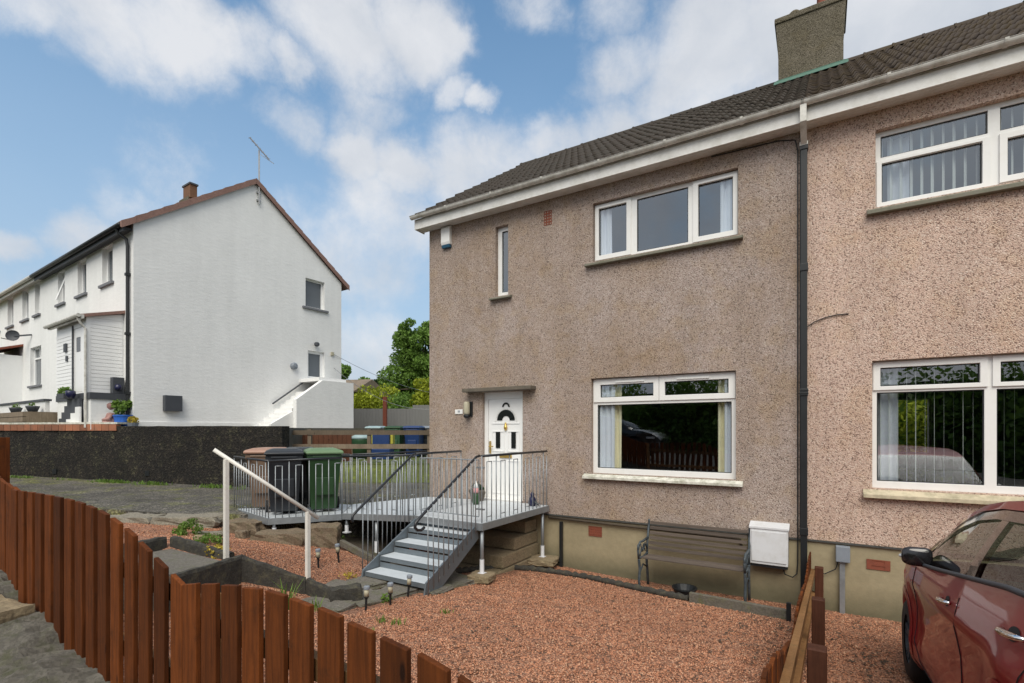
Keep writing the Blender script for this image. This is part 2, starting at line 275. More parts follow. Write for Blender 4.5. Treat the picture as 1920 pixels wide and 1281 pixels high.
MT['fence_rail'] = wood('fence_rail', (.21,.11,.045), .3, dirt=(.08,.08,.04))
MT['fence_dark'] = wood('fence_post_wood', (.06,.022,.012), .35)
MT['oldwood'] = wood('old_grey_wood', (.16,.125,.09), .3)
def slat_wood():
    m, nt, p, tc = newmat('bench_slat_wood')
    n = noise(nt, tc, 45, 6, .65, scale_vec(nt, tc, (.06, 1, 1))); c = mix(nt, n.outputs['Fac'], (.014,.011,.009), (.185,.145,.118))
    g = N(nt, 'ShaderNodeNewGeometry'); mr = N(nt, 'ShaderNodeMapRange'); L(nt, g.outputs['Random Per Island'], mr.inputs[0]); mr.inputs[3].default_value = .75; mr.inputs[4].default_value = 1.2
    vm = N(nt, 'ShaderNodeVectorMath', operation='SCALE'); L(nt, c, vm.inputs[0]); L(nt, mr.outputs[0], vm.inputs['Scale'])
    L(nt, vm.outputs[0], p.inputs['Base Color']); p.inputs['Roughness'].default_value = .7; bump(nt, p, n.outputs['Fac'], .003); return m
MT['bench'] = slat_wood()
MT['iron'] = M('blue_grey_iron', (.045,.06,.072), .5, .3, 20, .002, 80, dirt=(.12,.13,.13), damt=.5, dsc=20)
def roofm(name, base, moss, amt):
    m, nt, p, tc = newmat(name)
    n = noise(nt, tc, 18, 7, .75); c = mix(nt, n.outputs['Fac'], mul(base, .45), mul(base, 1.7))
    b = noise(nt, tc, 2.2, 7, .7); c = mix(nt, ramp(nt, b.outputs['Fac'], [(.42,0),(.62,amt)]).outputs[0], c, moss)
    l = noise(nt, tc, 60, 4, .7); c = mix(nt, ramp(nt, l.outputs['Fac'], [(.62,0),(.70,.4)]).outputs[0], c, (.13,.125,.10))
    L(nt, c, p.inputs['Base Color']); p.inputs['Roughness'].default_value = .9; bump(nt, p, n.outputs['Fac'], .008); return m
MT['roof_main'] = roofm('concrete_roof_tile', (.040,.031,.024), (.030,.028,.020), .5)
MT['roof_moss'] = roofm('mossy_roof_tile', (.048,.036,.029), (.062,.042,.018), .75)
MT['roof_red'] = roofm('red_brown_tile', (.23,.135,.11), (.17,.10,.08), .4)
MT['copper'] = M('green_flashing', (.065,.15,.115), .85, .2, 12, dirt=(.12,.16,.13), damt=.5, dsc=12)
MT['terracotta'] = M('terracotta', (.21,.055,.028), .8, .15, 12, dirt=(.12,.04,.025), damt=.4, dsc=10)
MT['brick'] = None
def brick_mat():
    m, nt, p, tc = newmat('coping_brick')
    b = N(nt, 'ShaderNodeTexBrick'); mp = scale_vec(nt, tc, (1, 1, 1)); L(nt, mp, b.inputs['Vector'])
    b.inputs['Color1'].default_value = (.30,.10,.05,1); b.inputs['Color2'].default_value = (.42,.17,.09,1); b.inputs['Mortar'].default_value = (.24,.21,.18,1)
    b.inputs['Scale'].default_value = 1; b.inputs['Mortar Size'].default_value = .012; b.inputs['Brick Width'].default_value = .45; b.inputs['Row Height'].default_value = .3
    n = noise(nt, tc, 12, 5, .7); c = mix(nt, .6, b.outputs['Color'], ramp(nt, n.outputs['Fac'], [(.3,.45),(.65,1.0)]).outputs[0], 'MULTIPLY')
    L(nt, c, p.inputs['Base Color']); p.inputs['Roughness'].default_value = .85; return m
MT['brick'] = brick_mat()
def glass(name, refl=.14, tintc=(.9,.95,.95), boost=1.6, rough=0.0):
    m = bpy.data.materials.new(name); m.use_nodes = True; nt = m.node_tree; nt.nodes.clear()
    tr = N(nt, 'ShaderNodeBsdfTransparent'); tr.inputs[0].default_value = c4(tintc)
    gl = N(nt, 'ShaderNodeBsdfGlossy'); gl.inputs['Roughness'].default_value = rough; gl.inputs['Color'].default_value = (.95,.97,1,1)
    lw = N(nt, 'ShaderNodeFresnel'); lw.inputs[0].default_value = 1.5
    geo = N(nt, 'ShaderNodeNewGeometry'); io = N(nt, 'ShaderNodeMapRange'); L(nt, geo.outputs['Backfacing'], io.inputs[0]); io.inputs[3].default_value = 1.5; io.inputs[4].default_value = 1/1.5; L(nt, io.outputs[0], lw.inputs[0])
    f = N(nt, 'ShaderNodeMath', operation='MULTIPLY_ADD'); L(nt, lw.outputs[0], f.inputs[0]); f.inputs[1].default_value = boost; f.inputs[2].default_value = refl; f.use_clamp = True
    tcn = N(nt, 'ShaderNodeTexCoord'); nz = N(nt, 'ShaderNodeTexNoise', i_Scale=1.2, i_Detail=1.0); L(nt, tcn.outputs['Object'], nz.inputs['Vector'])
    b = N(nt, 'ShaderNodeBump'); b.inputs['Distance'].default_value = .004; L(nt, nz.outputs['Fac'], b.inputs['Height']); L(nt, b.outputs[0], gl.inputs['Normal'])
    mx = N(nt, 'ShaderNodeMixShader'); L(nt, f.outputs[0], mx.inputs[0]); L(nt, tr.outputs[0], mx.inputs[1]); L(nt, gl.outputs[0], mx.inputs[2])
    o = N(nt, 'ShaderNodeOutputMaterial'); L(nt, mx.outputs[0], o.inputs[0]); return m
MT['glass'] = glass('window_glass', .12)
MT['glass_up'] = glass('window_glass_coated', .17)
MT['glass_far'] = M('far_window_glass', (.10,.115,.13), .12, .1, 3)
MT['glass_car'] = glass('car_glass', .05, (.35,.42,.37), .8)
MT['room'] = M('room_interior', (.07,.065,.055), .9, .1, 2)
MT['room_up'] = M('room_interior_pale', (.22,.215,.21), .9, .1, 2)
MT['curtain'] = M('cream_curtain', (.82,.74,.52), .9, .1, 6)
MT['voile'] = M('white_voile', (.72,.73,.80), .9, .04, 6)
MT['blind'] = M('vertical_blind', (.60,.62,.61), .8, .04, 6)
MT['door_white'] = M('white_door', (.80,.80,.79), .3, .02, 4)
MT['door_glass'] = M('dark_leaded_glass', (.012,.014,.014), .15, .2, 30)
MT['brass'] = M('brass', (.62,.42,.12), .35, .1, 20, metal=.8)
MT['lintel'] = M('door_canopy_stone', (.13,.11,.085), .9, .25, 12, .004, 50, dirt=(.07,.065,.05), damt=.6, dsc=9)
MT['meter'] = M('meter_box_plastic', (.62,.63,.65), .55, .05, 4, dirt=(.40,.39,.36), damt=.4, dsc=8)
MT['grey_box'] = M('grey_plastic', (.20,.225,.26), .5, .1, 8)
MT['cream_light'] = M('opal_lamp_cover', (.40,.37,.27), .5, .1, 8)
MT['blue_lens'] = M('blue_lens', (.02,.09,.16), .3, .1, 8)
MT['bin_brown'] = M('brown_bin_plastic', (.19,.125,.085), .5, .15, 5, dirt=(.10,.08,.06), damt=.5, dsc=6)
MT['bin_brown_lid'] = M('brown_bin_lid', (.34,.20,.145), .45, .12, 5)
MT['bin_black'] = M('black_bin_plastic', (.018,.022,.028), .4, .2, 5)
MT['bin_green'] = M('green_bin_plastic', (.016,.055,.016), .5, .12, 5)
MT['bin_green_lid'] = M('green_bin_lid', (.12,.20,.10), .45, .12, 5)
MT['bin_blue'] = M('blue_bin_plastic', (.010,.035,.13), .45, .12, 5)
MT['bin_far_green'] = M('far_green_bin', (.03,.085,.04), .5, .15, 5)
MT['wheel'] = M('rubber', (.012,.012,.013), .75, .2, 20)
MT['lime'] = M('yellow_green_plastic', (.45,.42,.05), .6, .15, 10)
MT['pale_blue'] = M('pale_blue_plastic', (.28,.38,.40), .5, .1, 6)
def leafm(name, col, isl=.45, tr=.25):
    m = M(name, col, .6, .3, 1.2, island=isl, spec=.3); nt = m.node_tree
    p = nt.nodes['Principled BSDF']; t = N(nt, 'ShaderNodeBsdfTranslucent'); t.inputs[0].default_value = c4(mul(col, 1.8)); mxs = N(nt, 'ShaderNodeMixShader'); mxs.inputs[0].default_value = tr
    o = nt.nodes['Material Output']; L(nt, p.outputs[0], mxs.inputs[1]); L(nt, t.outputs[0], mxs.inputs[2]); L(nt, mxs.outputs[0], o.inputs[0]); return m
MT['leaf_tree'] = leafm('tree_leaf', (.115,.20,.035))
MT['leaf_yel'] = leafm('golden_leaf', (.27,.31,.025))
MT['leaf_dark'] = leafm('conifer_leaf', (.02,.045,.015))
MT['leaf_weed'] = leafm('weed_leaf', (.12,.20,.035))
MT['leaf_yelweed'] = leafm('yellow_weed_leaf', (.42,.33,.05))
MT['bark'] = M('bark', (.06,.045,.03), .9, .3, 8, .01, 20)
MT['grey_fence'] = M('grey_painted_fence', (.17,.17,.165), .8, .15, 3, stretch=(3,3,.2))
def paint():
    m, nt, p, tc = newmat('metallic_red_paint')
    n = noise(nt, tc, 600, 2, .5); c = mix(nt, n.outputs['Fac'], (.22,.007,.012), (.33,.013,.022))
    d = noise(nt, tc, 3, 6, .7); c = mix(nt, ramp(nt, d.outputs['Fac'], [(.5,0),(.8,.12)]).outputs[0], c, (.25,.2,.17))
    L(nt, c, p.inputs['Base Color']); p.inputs['Metallic'].default_value = .2; p.inputs['Roughness'].default_value = .4; p.inputs['Specular IOR Level'].default_value = .3
    p.inputs['Coat Weight'].default_value = .55; p.inputs['Coat Roughness'].default_value = .03; return m
MT['paint_red'] = paint()
MT['paint_dark'] = M('dark_metallic_paint', (.02,.022,.026), .25, .1, 5, metal=.4, coat=1)
MT['chrome'] = M('chrome', (.80,.80,.80), .12, .05, 10, metal=1)
MT['gloss_black'] = M('gloss_black', (.012,.010,.011), .12, .1, 5, coat=.6)
MT['headlight'] = M('headlight_lens', (.6,.62,.64), .1, .1, 5, coat=1)
MT['pink_stone'] = M('pink_stone_figure', (.34,.19,.17), .8, .35, 14, .01, 20)
MT['blue_tub'] = M('blue_tub', (.015,.10,.42), .45, .1, 5)
MT['navy'] = M('navy_glaze', (.012,.014,.055), .35, .2, 8)
MT['anthracite'] = M('anthracite_paint', (.050,.055,.065), .6, .1, 6)
MT['aluminium'] = M('aluminium', (.35,.35,.35), .4, .1, 6, metal=.8)
MT['rust'] = M('lichen_edge', (.06,.06,.055), .9, .4, 10, .01, 30)

# ------------------------------------------------------------------ mesh helpers
WM = {}
class MB:
    def __init__(s, xf=None): s.v = []; s.f = []; s.xf = xf
    def add(s, vs, fs):
        b = len(s.v)
        for p in vs: s.v.append(tuple(s.xf(*p)) if s.xf else tuple(p))
        for f in fs: s.f.append(tuple(i+b for i in f))
        return s
    def box(s, x0, x1, y0, y1, z0, z1):
        return s.add([(x0,y0,z0),(x1,y0,z0),(x1,y1,z0),(x0,y1,z0),(x0,y0,z1),(x1,y0,z1),(x1,y1,z1),(x0,y1,z1)],
                     [(0,3,2,1),(4,5,6,7),(0,1,5,4),(1,2,6,5),(2,3,7,6),(3,0,4,7)])
    def cbox(s, x0, x1, y0, y1, z0, z1, c=.004):   # box with chamfered vertical and top edges
        xs = [(x0+c,y0),(x1-c,y0),(x1,y0+c),(x1,y1-c),(x1-c,y1),(x0+c,y1),(x0,y1-c),(x0,y0+c)]
        cx, cy = (x0+x1)/2, (y0+y1)/2
        ins = [(x+(c if x < cx else -c), y+(c if y < cy else -c)) for x, y in xs]
        vs = [(x,y,z0) for x, y in xs]+[(x,y,z1-c) for x, y in xs]+[(x,y,z1) for x, y in ins]
        fs = [tuple(range(7,-1,-1)), tuple(range(16,24))]
        for k in (0, 8): fs += [(k+i, k+(i+1)%8, k+8+(i+1)%8, k+8+i) for i in range(8)]
        return s.add(vs, fs)
    def obox(s, c, sx, sy, sz, rz=0, ry=0, rx=0):
        m = Matrix.Translation(c) @ Matrix.Rotation(rz,4,'Z') @ Matrix.Rotation(ry,4,'Y') @ Matrix.Rotation(rx,4,'X')
        vs = [m @ Vector((a*sx/2, b*sy/2, d*sz/2)) for d in (-1,1) for a, b in ((-1,-1),(1,-1),(1,1),(-1,1))]
        return s.add([tuple(p) for p in vs], [(0,3,2,1),(4,5,6,7),(0,1,5,4),(1,2,6,5),(2,3,7,6),(3,0,4,7)])
    def bar(s, a, b, w, h=None, up=(0,0,1)):
        a = Vector(a); b = Vector(b); h = h or w; d = (b-a).normalized(); u = Vector(up)
        if abs(d.dot(u)) > .98: u = Vector((1,0,0))
        sd = d.cross(u).normalized(); up2 = sd.cross(d)
        vs = [tuple(p+sd*(i*w/2)+up2*(j*h/2)) for p in (a,b) for i, j in ((-1,-1),(1,-1),(1,1),(-1,1))]
        return s.add(vs, [(0,3,2,1),(4,5,6,7),(0,1,5,4),(1,2,6,5),(2,3,7,6),(3,0,4,7)])
    def tube(s, pts, r, n=8, cap=True):
        pts = [Vector(p) for p in pts]; rs = r if isinstance(r, (list, tuple)) else [r]*len(pts)
        vs = []; prev = None
        for i, p in enumerate(pts):
            d = (pts[min(i+1,len(pts)-1)]-pts[max(i-1,0)]).normalized()
            if prev is None:
                u = Vector((0,0,1)) if abs(d.z) < .9 else Vector((1,0,0)); u = d.cross(u).normalized()
            else: u = (prev-d*prev.dot(d)).normalized()
            prev = u; v = d.cross(u)
            for k in range(n):
                a = 2*math.pi*k/n; vs.append(tuple(p+u*math.cos(a)*rs[i]+v*math.sin(a)*rs[i]))
        fs = [(i*n+k, i*n+(k+1)%n, (i+1)*n+(k+1)%n, (i+1)*n+k) for i in range(len(pts)-1) for k in range(n)]
        if cap: fs += [tuple(range(n-1,-1,-1)), tuple((len(pts)-1)*n+k for k in range(n))]
        return s.add(vs, fs)
    def lathe(s, prof, n=16, c=(0,0,0)):
        vs = [(c[0]+r*math.cos(2*math.pi*k/n), c[1]+r*math.sin(2*math.pi*k/n), c[2]+z) for r, z in prof for k in range(n)]
        fs = [(i*n+k, i*n+(k+1)%n, (i+1)*n+(k+1)%n, (i+1)*n+k) for i in range(len(prof)-1) for k in range(n)]
        fs += [tuple(range(n-1,-1,-1)), tuple((len(prof)-1)*n+k for k in range(n))]
        return s.add(vs, fs)
    def prism(s, poly, z0, z1):
        n = len(poly); zz0 = z0 if isinstance(z0, list) else [z0]*n; zz1 = z1 if isinstance(z1, list) else [z1]*n
        return s.add([(p[0],p[1],a) for p, a in zip(poly, zz0)]+[(p[0],p[1],a) for p, a in zip(poly, zz1)],
                     [tuple(range(n-1,-1,-1)), tuple(range(n,2*n))]+[(i,(i+1)%n,n+(i+1)%n,n+i) for i in range(n)])
    def extr(s, poly, a0, a1):   # polygon in (b,c) extruded along first axis
        n = len(poly)
        return s.add([(a0,p[0],p[1]) for p in poly]+[(a1,p[0],p[1]) for p in poly], [tuple(range(n-1,-1,-1)), tuple(range(n,2*n))]+[(i,(i+1)%n,n+(i+1)%n,n+i) for i in range(n)])
    def panel(s, u0, u1, z0, z1, holes, v0, v1):
        us = sorted({u0,u1}|{h[0] for h in holes}|{h[1] for h in holes}); zs = sorted({z0,z1}|{h[2] for h in holes}|{h[3] for h in holes})
        def solid(i, j):
            if i < 0 or j < 0 or i >= len(us)-1 or j >= len(zs)-1: return False
            cu, cz = (us[i]+us[i+1])/2, (zs[j]+zs[j+1])/2
            return not any(h[0] < cu < h[1] and h[2] < cz < h[3] for h in holes)
        for i in range(len(us)-1):
            for j in range(len(zs)-1):
                if not solid(i, j): continue
                a, b, c, d = us[i], us[i+1], zs[j], zs[j+1]
                s.add([(a,v1,c),(b,v1,c),(b,v1,d),(a,v1,d)], [(0,1,2,3)]); s.add([(a,v0,c),(b,v0,c),(b,v0,d),(a,v0,d)], [(3,2,1,0)])
                if not solid(i-1,j): s.add([(a,v0,c),(a,v1,c),(a,v1,d),(a,v0,d)], [(0,1,2,3)])
                if not solid(i+1,j): s.add([(b,v0,c),(b,v1,c),(b,v1,d),(b,v0,d)], [(3,2,1,0)])
                if not solid(i,j-1): s.add([(a,v0,c),(b,v0,c),(b,v1,c),(a,v1,c)], [(0,1,2,3)])
                if not solid(i,j+1): s.add([(a,v0,d),(b,v0,d),(b,v1,d),(a,v1,d)], [(3,2,1,0)])
        return s
def props(o, label=None, cat=None, group=None, kind=None):
    if label: o['label'] = label
    if cat: o['category'] = cat
    if group: o['group'] = group
    if kind: o['kind'] = kind
    return o
def empty(name, loc, label, cat, group=None, rz=0, rx=0):
    o = bpy.data.objects.new(name, None); COL.objects.link(o); o.location = loc; o.rotation_euler = (rx,0,rz); o.empty_display_size = .2
    WM[o] = Matrix.Translation(loc) @ Matrix.Rotation(rz,4,'Z') @ Matrix.Rotation(rx,4,'X'); return props(o, label, cat, group)
def build(mb, name, mat, parent=None, local=False, smooth=False, label=None, cat=None, group=None, kind=None, merge=True, bevel=0):
    vs = mb.v; 
    if parent is None:
        if local: org = Vector((0,0,0))
        else:
            a = np.array(vs); org = Vector(((a[:,0].min()+a[:,0].max())/2, (a[:,1].min()+a[:,1].max())/2, a[:,2].min()))
        mtx = Matrix.Translation(org); wm = mtx
        inv = mtx.inverted()
    else:
        wm = WM[parent]; inv = Matrix.Identity(4) if local else wm.inverted()
    me = bpy.data.meshes.new(name); A = np.array(vs, dtype=float); I = np.array(inv); A = A @ I[:3,:3].T + I[:3,3]
    me.from_pydata(A.tolist(), [], mb.f)
    if merge:
        bm = bmesh.new(); bm.from_mesh(me)
        if merge != 'norm': bmesh.ops.remove_doubles(bm, verts=bm.verts, dist=.0004)
        bmesh.ops.recalc_face_normals(bm, faces=bm.faces)
        if bevel: bmesh.ops.bevel(bm, geom=[e for e in bm.edges if len(e.link_faces) == 2 and e.calc_face_angle(0) > .6], offset=bevel, segments=2, profile=.6, affect='EDGES')
        bm.to_mesh(me); bm.free()
    if smooth: me.polygons.foreach_set('use_smooth', [True]*len(me.polygons))
    me.materials.append(mat); me.update()
    o = bpy.data.objects.new(name, me); COL.objects.link(o)
    if parent is None: o.location = org
    else: o.parent = parent
    WM[o] = wm if parent is not None else mtx
    return props(o, label, cat, group, kind)
def dup(root, loc=None, rz=None, label=None, scale=None):
    r = root.copy(); COL.objects.link(r); WM[r] = WM[root]
    if loc is not None: r.location = loc
    if rz is not None: r.rotation_euler = (0,0,rz)
    if label: r['label'] = label
    if scale: r.scale = scale
    for ch in list(root.children):
        c = ch.copy(); COL.objects.link(c); c.parent = r; WM[c] = WM[ch]
        for g in ch.children:
            d = g.copy(); COL.objects.link(d); d.parent = c; WM[d] = WM[g]
    return r
def smooth_auto(o, ang=35):
    me = o.data
    me.polygons.foreach_set('use_smooth', [True]*len(me.polygons))
    bm = bmesh.new(); bm.from_mesh(me)
    for e in bm.edges:
        if len(e.link_faces) == 2 and e.calc_face_angle(0) > rad(ang): e.smooth = False
    bm.to_mesh(me); bm.free(); return o
def interp(x, xs, ys): return float(np.interp(x, xs, ys))

# ------------------------------------------------------------------ terrain
CP = [(-.2,8,0),(2,8,0),(6,8,0),(-2,8,.0),(-4,8,.04),(-5,8,.12),(6,6,.23),(2,6,.23),(0,6,.23),(-2,6,.23),(-4,6,.24),(-5,6,.25),
 (6,4.5,.40),(2,4.5,.40),(0,4.5,.40),(-2,4.5,.40),(-4,4.5,.39),(-4.9,4.6,.34),(6,3,.575),(2,3,.575),(0,3,.575),(-2,3,.575),(-4,3,.575),
 (6,1.1,.78),(0,1.1,.78),(-2,1.1,.78),(-4,1.2,.86),(-5.65,4.2,.47),(-6,4.58,.52),(-6,4.95,.55),(-6.4,4.9,.62),(-7.5,4.2,.80),(-8.5,3.9,.88),(-9.6,3.6,.93),
 (-6.15,3.5,.84),(-6.9,3.5,.93),(-7.3,3.4,.96),(-7.5,5.5,.66),(-6.3,5.9,.42),(-6.6,7,.32),(-5.8,7,.22),(-6.6,8,.3),(-5.2,3.0,.58),(-4.6,2,.68),(-5.2,1.3,.88),(-6.6,1.4,1.0),(-9,1.5,1.15),(-12,2,1.1),
 (-9,6,.8),(-12,6,.85),(-9,9,.8),(-13,9,.85),(-4.6,3.6,.43),(-4.95,3.65,.40),(-5.2,3.55,.42),(-5.45,3.2,.50),(-5.3,2.7,.58),(-5.75,3.9,.62),(-6.5,2.95,.70),(-6.0,2.85,.68),(-7.0,2.8,.75),(8,4.5,.4),(8,8,0),(8,1.1,.78)]
_P = np.array(CP, float)
def _tps(r): return np.where(r > 1e-9, r*r*np.log(r+1e-12), 0)
_n = len(_P); _D = np.hypot(_P[:,0][:,None]-_P[:,0][None], _P[:,1][:,None]-_P[:,1][None])
_A = np.zeros((_n+3,_n+3)); _A[:_n,:_n] = _tps(_D)+np.eye(_n)*.02; _A[:_n,_n] = 1; _A[:_n,_n+1:] = _P[:,:2]; _A[_n,:_n] = 1; _A[_n+1:,:_n] = _P[:,:2].T
_W = np.linalg.solve(_A, np.concatenate([_P[:,2], [0,0,0]]))
def H(x, y):
    x = np.atleast_1d(np.asarray(x, float)); y = np.atleast_1d(np.asarray(y, float)); out = np.zeros(len(x))
    for i in range(0, len(x), 20000):
        xx, yy = x[i:i+20000], y[i:i+20000]
        out[i:i+20000] = _tps(np.hypot(xx[:,None]-_P[:,0], yy[:,None]-_P[:,1])) @ _W[:_n] + _W[_n] + _W[_n+1]*xx + _W[_n+2]*yy
    return out
def h(x, y): return float(H(x, y)[0])
mb = MB(); mb.add([(-600,-600,-.5),(600,-600,-.5),(600,600,-.5),(-600,600,-.5)], [(0,1,2,3)])
build(mb, 'ground', MT['grass'], kind='structure', merge=False)
def sheet(x0, x1, y0, y1, step, hf, name, mat, jit=0):
    xs = np.arange(x0, x1+step/2, step); ys = np.arange(y0, y1+step/2, step); X, Y = np.meshgrid(xs, ys); Z = hf(X.ravel(), Y.ravel())
    if jit: Z = Z + rng.normal(0, jit, len(Z))
    nx = len(xs); vs = np.stack([X.ravel(), Y.ravel(), Z], 1).tolist()
    fs = [(j*nx+i, j*nx+i+1, (j+1)*nx+i+1, (j+1)*nx+i) for j in range(len(ys)-1) for i in range(nx-1)]
    mb = MB(); mb.v = [tuple(v) for v in vs]; mb.f = fs
    return build(mb, name, mat, kind='structure', merge=False, smooth=True)
sheet(-13, 8, 1.0, 8.3, .1, H, 'garden_ground', MT['gravel_red'], .004)
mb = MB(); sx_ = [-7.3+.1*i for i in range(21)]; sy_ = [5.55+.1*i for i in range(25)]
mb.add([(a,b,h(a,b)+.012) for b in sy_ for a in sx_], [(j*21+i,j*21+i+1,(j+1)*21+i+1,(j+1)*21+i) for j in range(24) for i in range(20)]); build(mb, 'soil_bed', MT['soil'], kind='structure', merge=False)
# old tarmac drive, higher than the garden, with its rough retaining edge
DR = [(-21,2.2),(-13,2.9),(-9.75,4.15),(-8.9,4.62),(-7.6,5.35),(-7.1,6.2),(-7.0,8.0),(-7.0,11.6),(-12.3,8.35),(-21,5.0)]
mb = MB(); mb.prism(DR, .1, [1.25,1.12,1.02,1.0,1.0,1.0,1.0,1.02,1.02,1.25]); build(mb, 'driveway', MT['drive'], kind='structure')
mb = MB(); mb.prism([(-12.3,8.35),(-7.0,11.6),(-7.0,12.3),(-12.6,8.85)], .5, [1.03,1.03,1.45,1.45]); build(mb, 'grass_bank', MT['grass'], kind='structure')
mb = MB(); mb.prism([(-12.6,8.85),(-7,12.3),(60,12.3),(60,200),(-140,200),(-12.9,9.3)], .5, 1.5); mb.v = mb.v; 
mb = MB(); mb.prism([(-12.6,8.852),(-7.0,12.302),(7.8,16.4),(40,16.4),(40,220),(-200,220),(-13.2,9.6)], .4, 1.5); build(mb, 'rear_ground', MT['grass'], kind='structure')
mb = MB(); mb.prism([(-19.3,4.55),(-11.3,7.6),(-12.7,8.86),(-13.2,9.6),(-13.4,16),(-60,60),(-60,2.0)], .4, 2.5); build(mb, 'upper_terrace', MT['slab'], kind='structure')
mb = MB(); mb.prism([(-60,2.3),(-19.05,4.75),(-16.2,5.85),(-20.0,5.9),(-60,5.9)], 2.3, 2.545); build(mb, 'front_lawn', MT['grass'], kind='structure')
# pavement and road on the viewer's side
def pav(x): return interp(x, [-30,-4.3,-3.1,-2,0,10], [4.0,1.36,1.15,1.03,.93,.85])
mb = MB()
xs = [-30,-10,-6]+[-5+.5*i for i in range(31)]
rows = [(-8.5,-.12),(-1.2,-.12),(-1.2,0),(.98,0)]
vs = [(x,y,pav(x)+dz) for y, dz in rows for x in xs]; nx = len(xs)
def strip(r0, r1, name, mat):
    m_ = MB(); a = [vs[r0*nx+i] for i in range(nx)]+[vs[r1*nx+i] for i in range(nx)]
    m_.add(a, [(i,i+1,nx+i+1,nx+i) for i in range(nx-1)]); return build(m_, name, mat, kind='structure', merge=False)
strip(0, 1, 'road', MT['pavement']); strip(1, 2, 'kerb', MT['conc_top']); strip(2, 3, 'pavement', MT['asphalt'])
# rough concrete haunch under the front fence
mb = MB(); xs_ = np.arange(-5.4, -.2, .03); prof_ = [(.34,-.03),(.40,.0),(.46,.03),(.52,.05),(.58,.075),(.64,.09),(.70,.10),(.76,.11),(.82,.118),(.88,.122),(.94,.125),(1.0,.125),(1.06,.12),(1.11,.11),(1.13,-.6)]
rr_ = np.random.default_rng(12); lump = rr_.normal(0,1,(len(xs_)//4+3,6))
pts = []
for i, x in enumerate(xs_):
    for j, (y, dz) in enumerate(prof_):
        a_, b_ = i/4, j/3; lm = lump[int(a_), int(b_)]*(1-a_%1)*(1-b_%1)+lump[int(a_)+1, int(b_)]*(a_%1)*(1-b_%1)+lump[int(a_), int(b_)+1]*(1-a_%1)*(b_%1)+lump[int(a_)+1, int(b_)+1]*(a_%1)*(b_%1)
        pts.append((x+random.uniform(-.006,.006), y+random.uniform(-.006,.006), pav(x)+dz-.05+(.030*lm+random.uniform(-.018,.018) if dz > -.5 else 0)))
m_ = len(prof_); mb.add(pts, [(i*m_+j,(i+1)*m_+j,(i+1)*m_+j+1,i*m_+j+1) for i in range(len(xs_)-1) for j in range(m_-1)]); build(mb, 'fence_footing', overgrown('rough_footing', (.115,.105,.088), (.065,.07,.03), .6, 7), kind='structure', merge=False)

# flagstone path below the steel steps
def rock_mb(cx, cy, cz, sx, sy, sz, rz=0, rough=.12, seed=0, flat=True, sub=3):
    r = random.Random(seed); bm = bmesh.new(); bmesh.ops.create_cube(bm, size=1)
    bmesh.ops.subdivide_edges(bm, edges=bm.edges, cuts=sub, use_grid_fill=True)
    ph = [r.uniform(0,6) for _ in range(9)]
    mb = MB(); m = Matrix.Translation((cx,cy,cz)) @ Matrix.Rotation(rz,4,'Z')
    for v in bm.verts:
        p = v.co.copy(); q = p.normalized()*.62; k = .14 if flat else .6; p = p*(1-k)+q*k
        d = 1+rough*(math.sin(p.x*7+ph[0])*math.sin(p.y*6+ph[1])+.6*math.sin(p.x*13+ph[2]+p.z*9)+.5*math.sin(p.y*15+ph[3]))+r.uniform(-.04,.04)
        p = Vector((p.x*d*sx, p.y*d*sy, p.z*d*sz)); mb.v.append(tuple(m @ p))
    bm.verts.index_update(); mb.f = [tuple(v.index for v in f.verts) for f in bm.faces]; bm.free(); return mb
flag = [(-5.25,4.35,.6,.5),(-4.75,4.3,.5,.45),(-5.0,3.95,.55,.35),(-4.65,4.75,.4,.45),(-5.2,4.8,.5,.4),(-4.75,5.25,.6,.5),(-5.3,5.3,.5,.5),(-4.45,5.65,.55,.5),(-5.0,5.8,.6,.5),(-4.3,5.1,.3,.4),(-4.7,3.85,.3,.3)]
for i, (x, y, a, b) in enumerate(flag):
    m_ = rock_mb(x, y, h(x,y)+.005, a, b, .09, random.uniform(-.2,.2), .04, i, True, 4)
    o = build(m_, 'flagstone', MT['slab'], kind='structure')
for k, o in enumerate([o for o in bpy.data.objects if o.name.startswith('flagstone')]):
    o.name = 'garden_path' if k == 0 else 'garden_path.%03d' % k

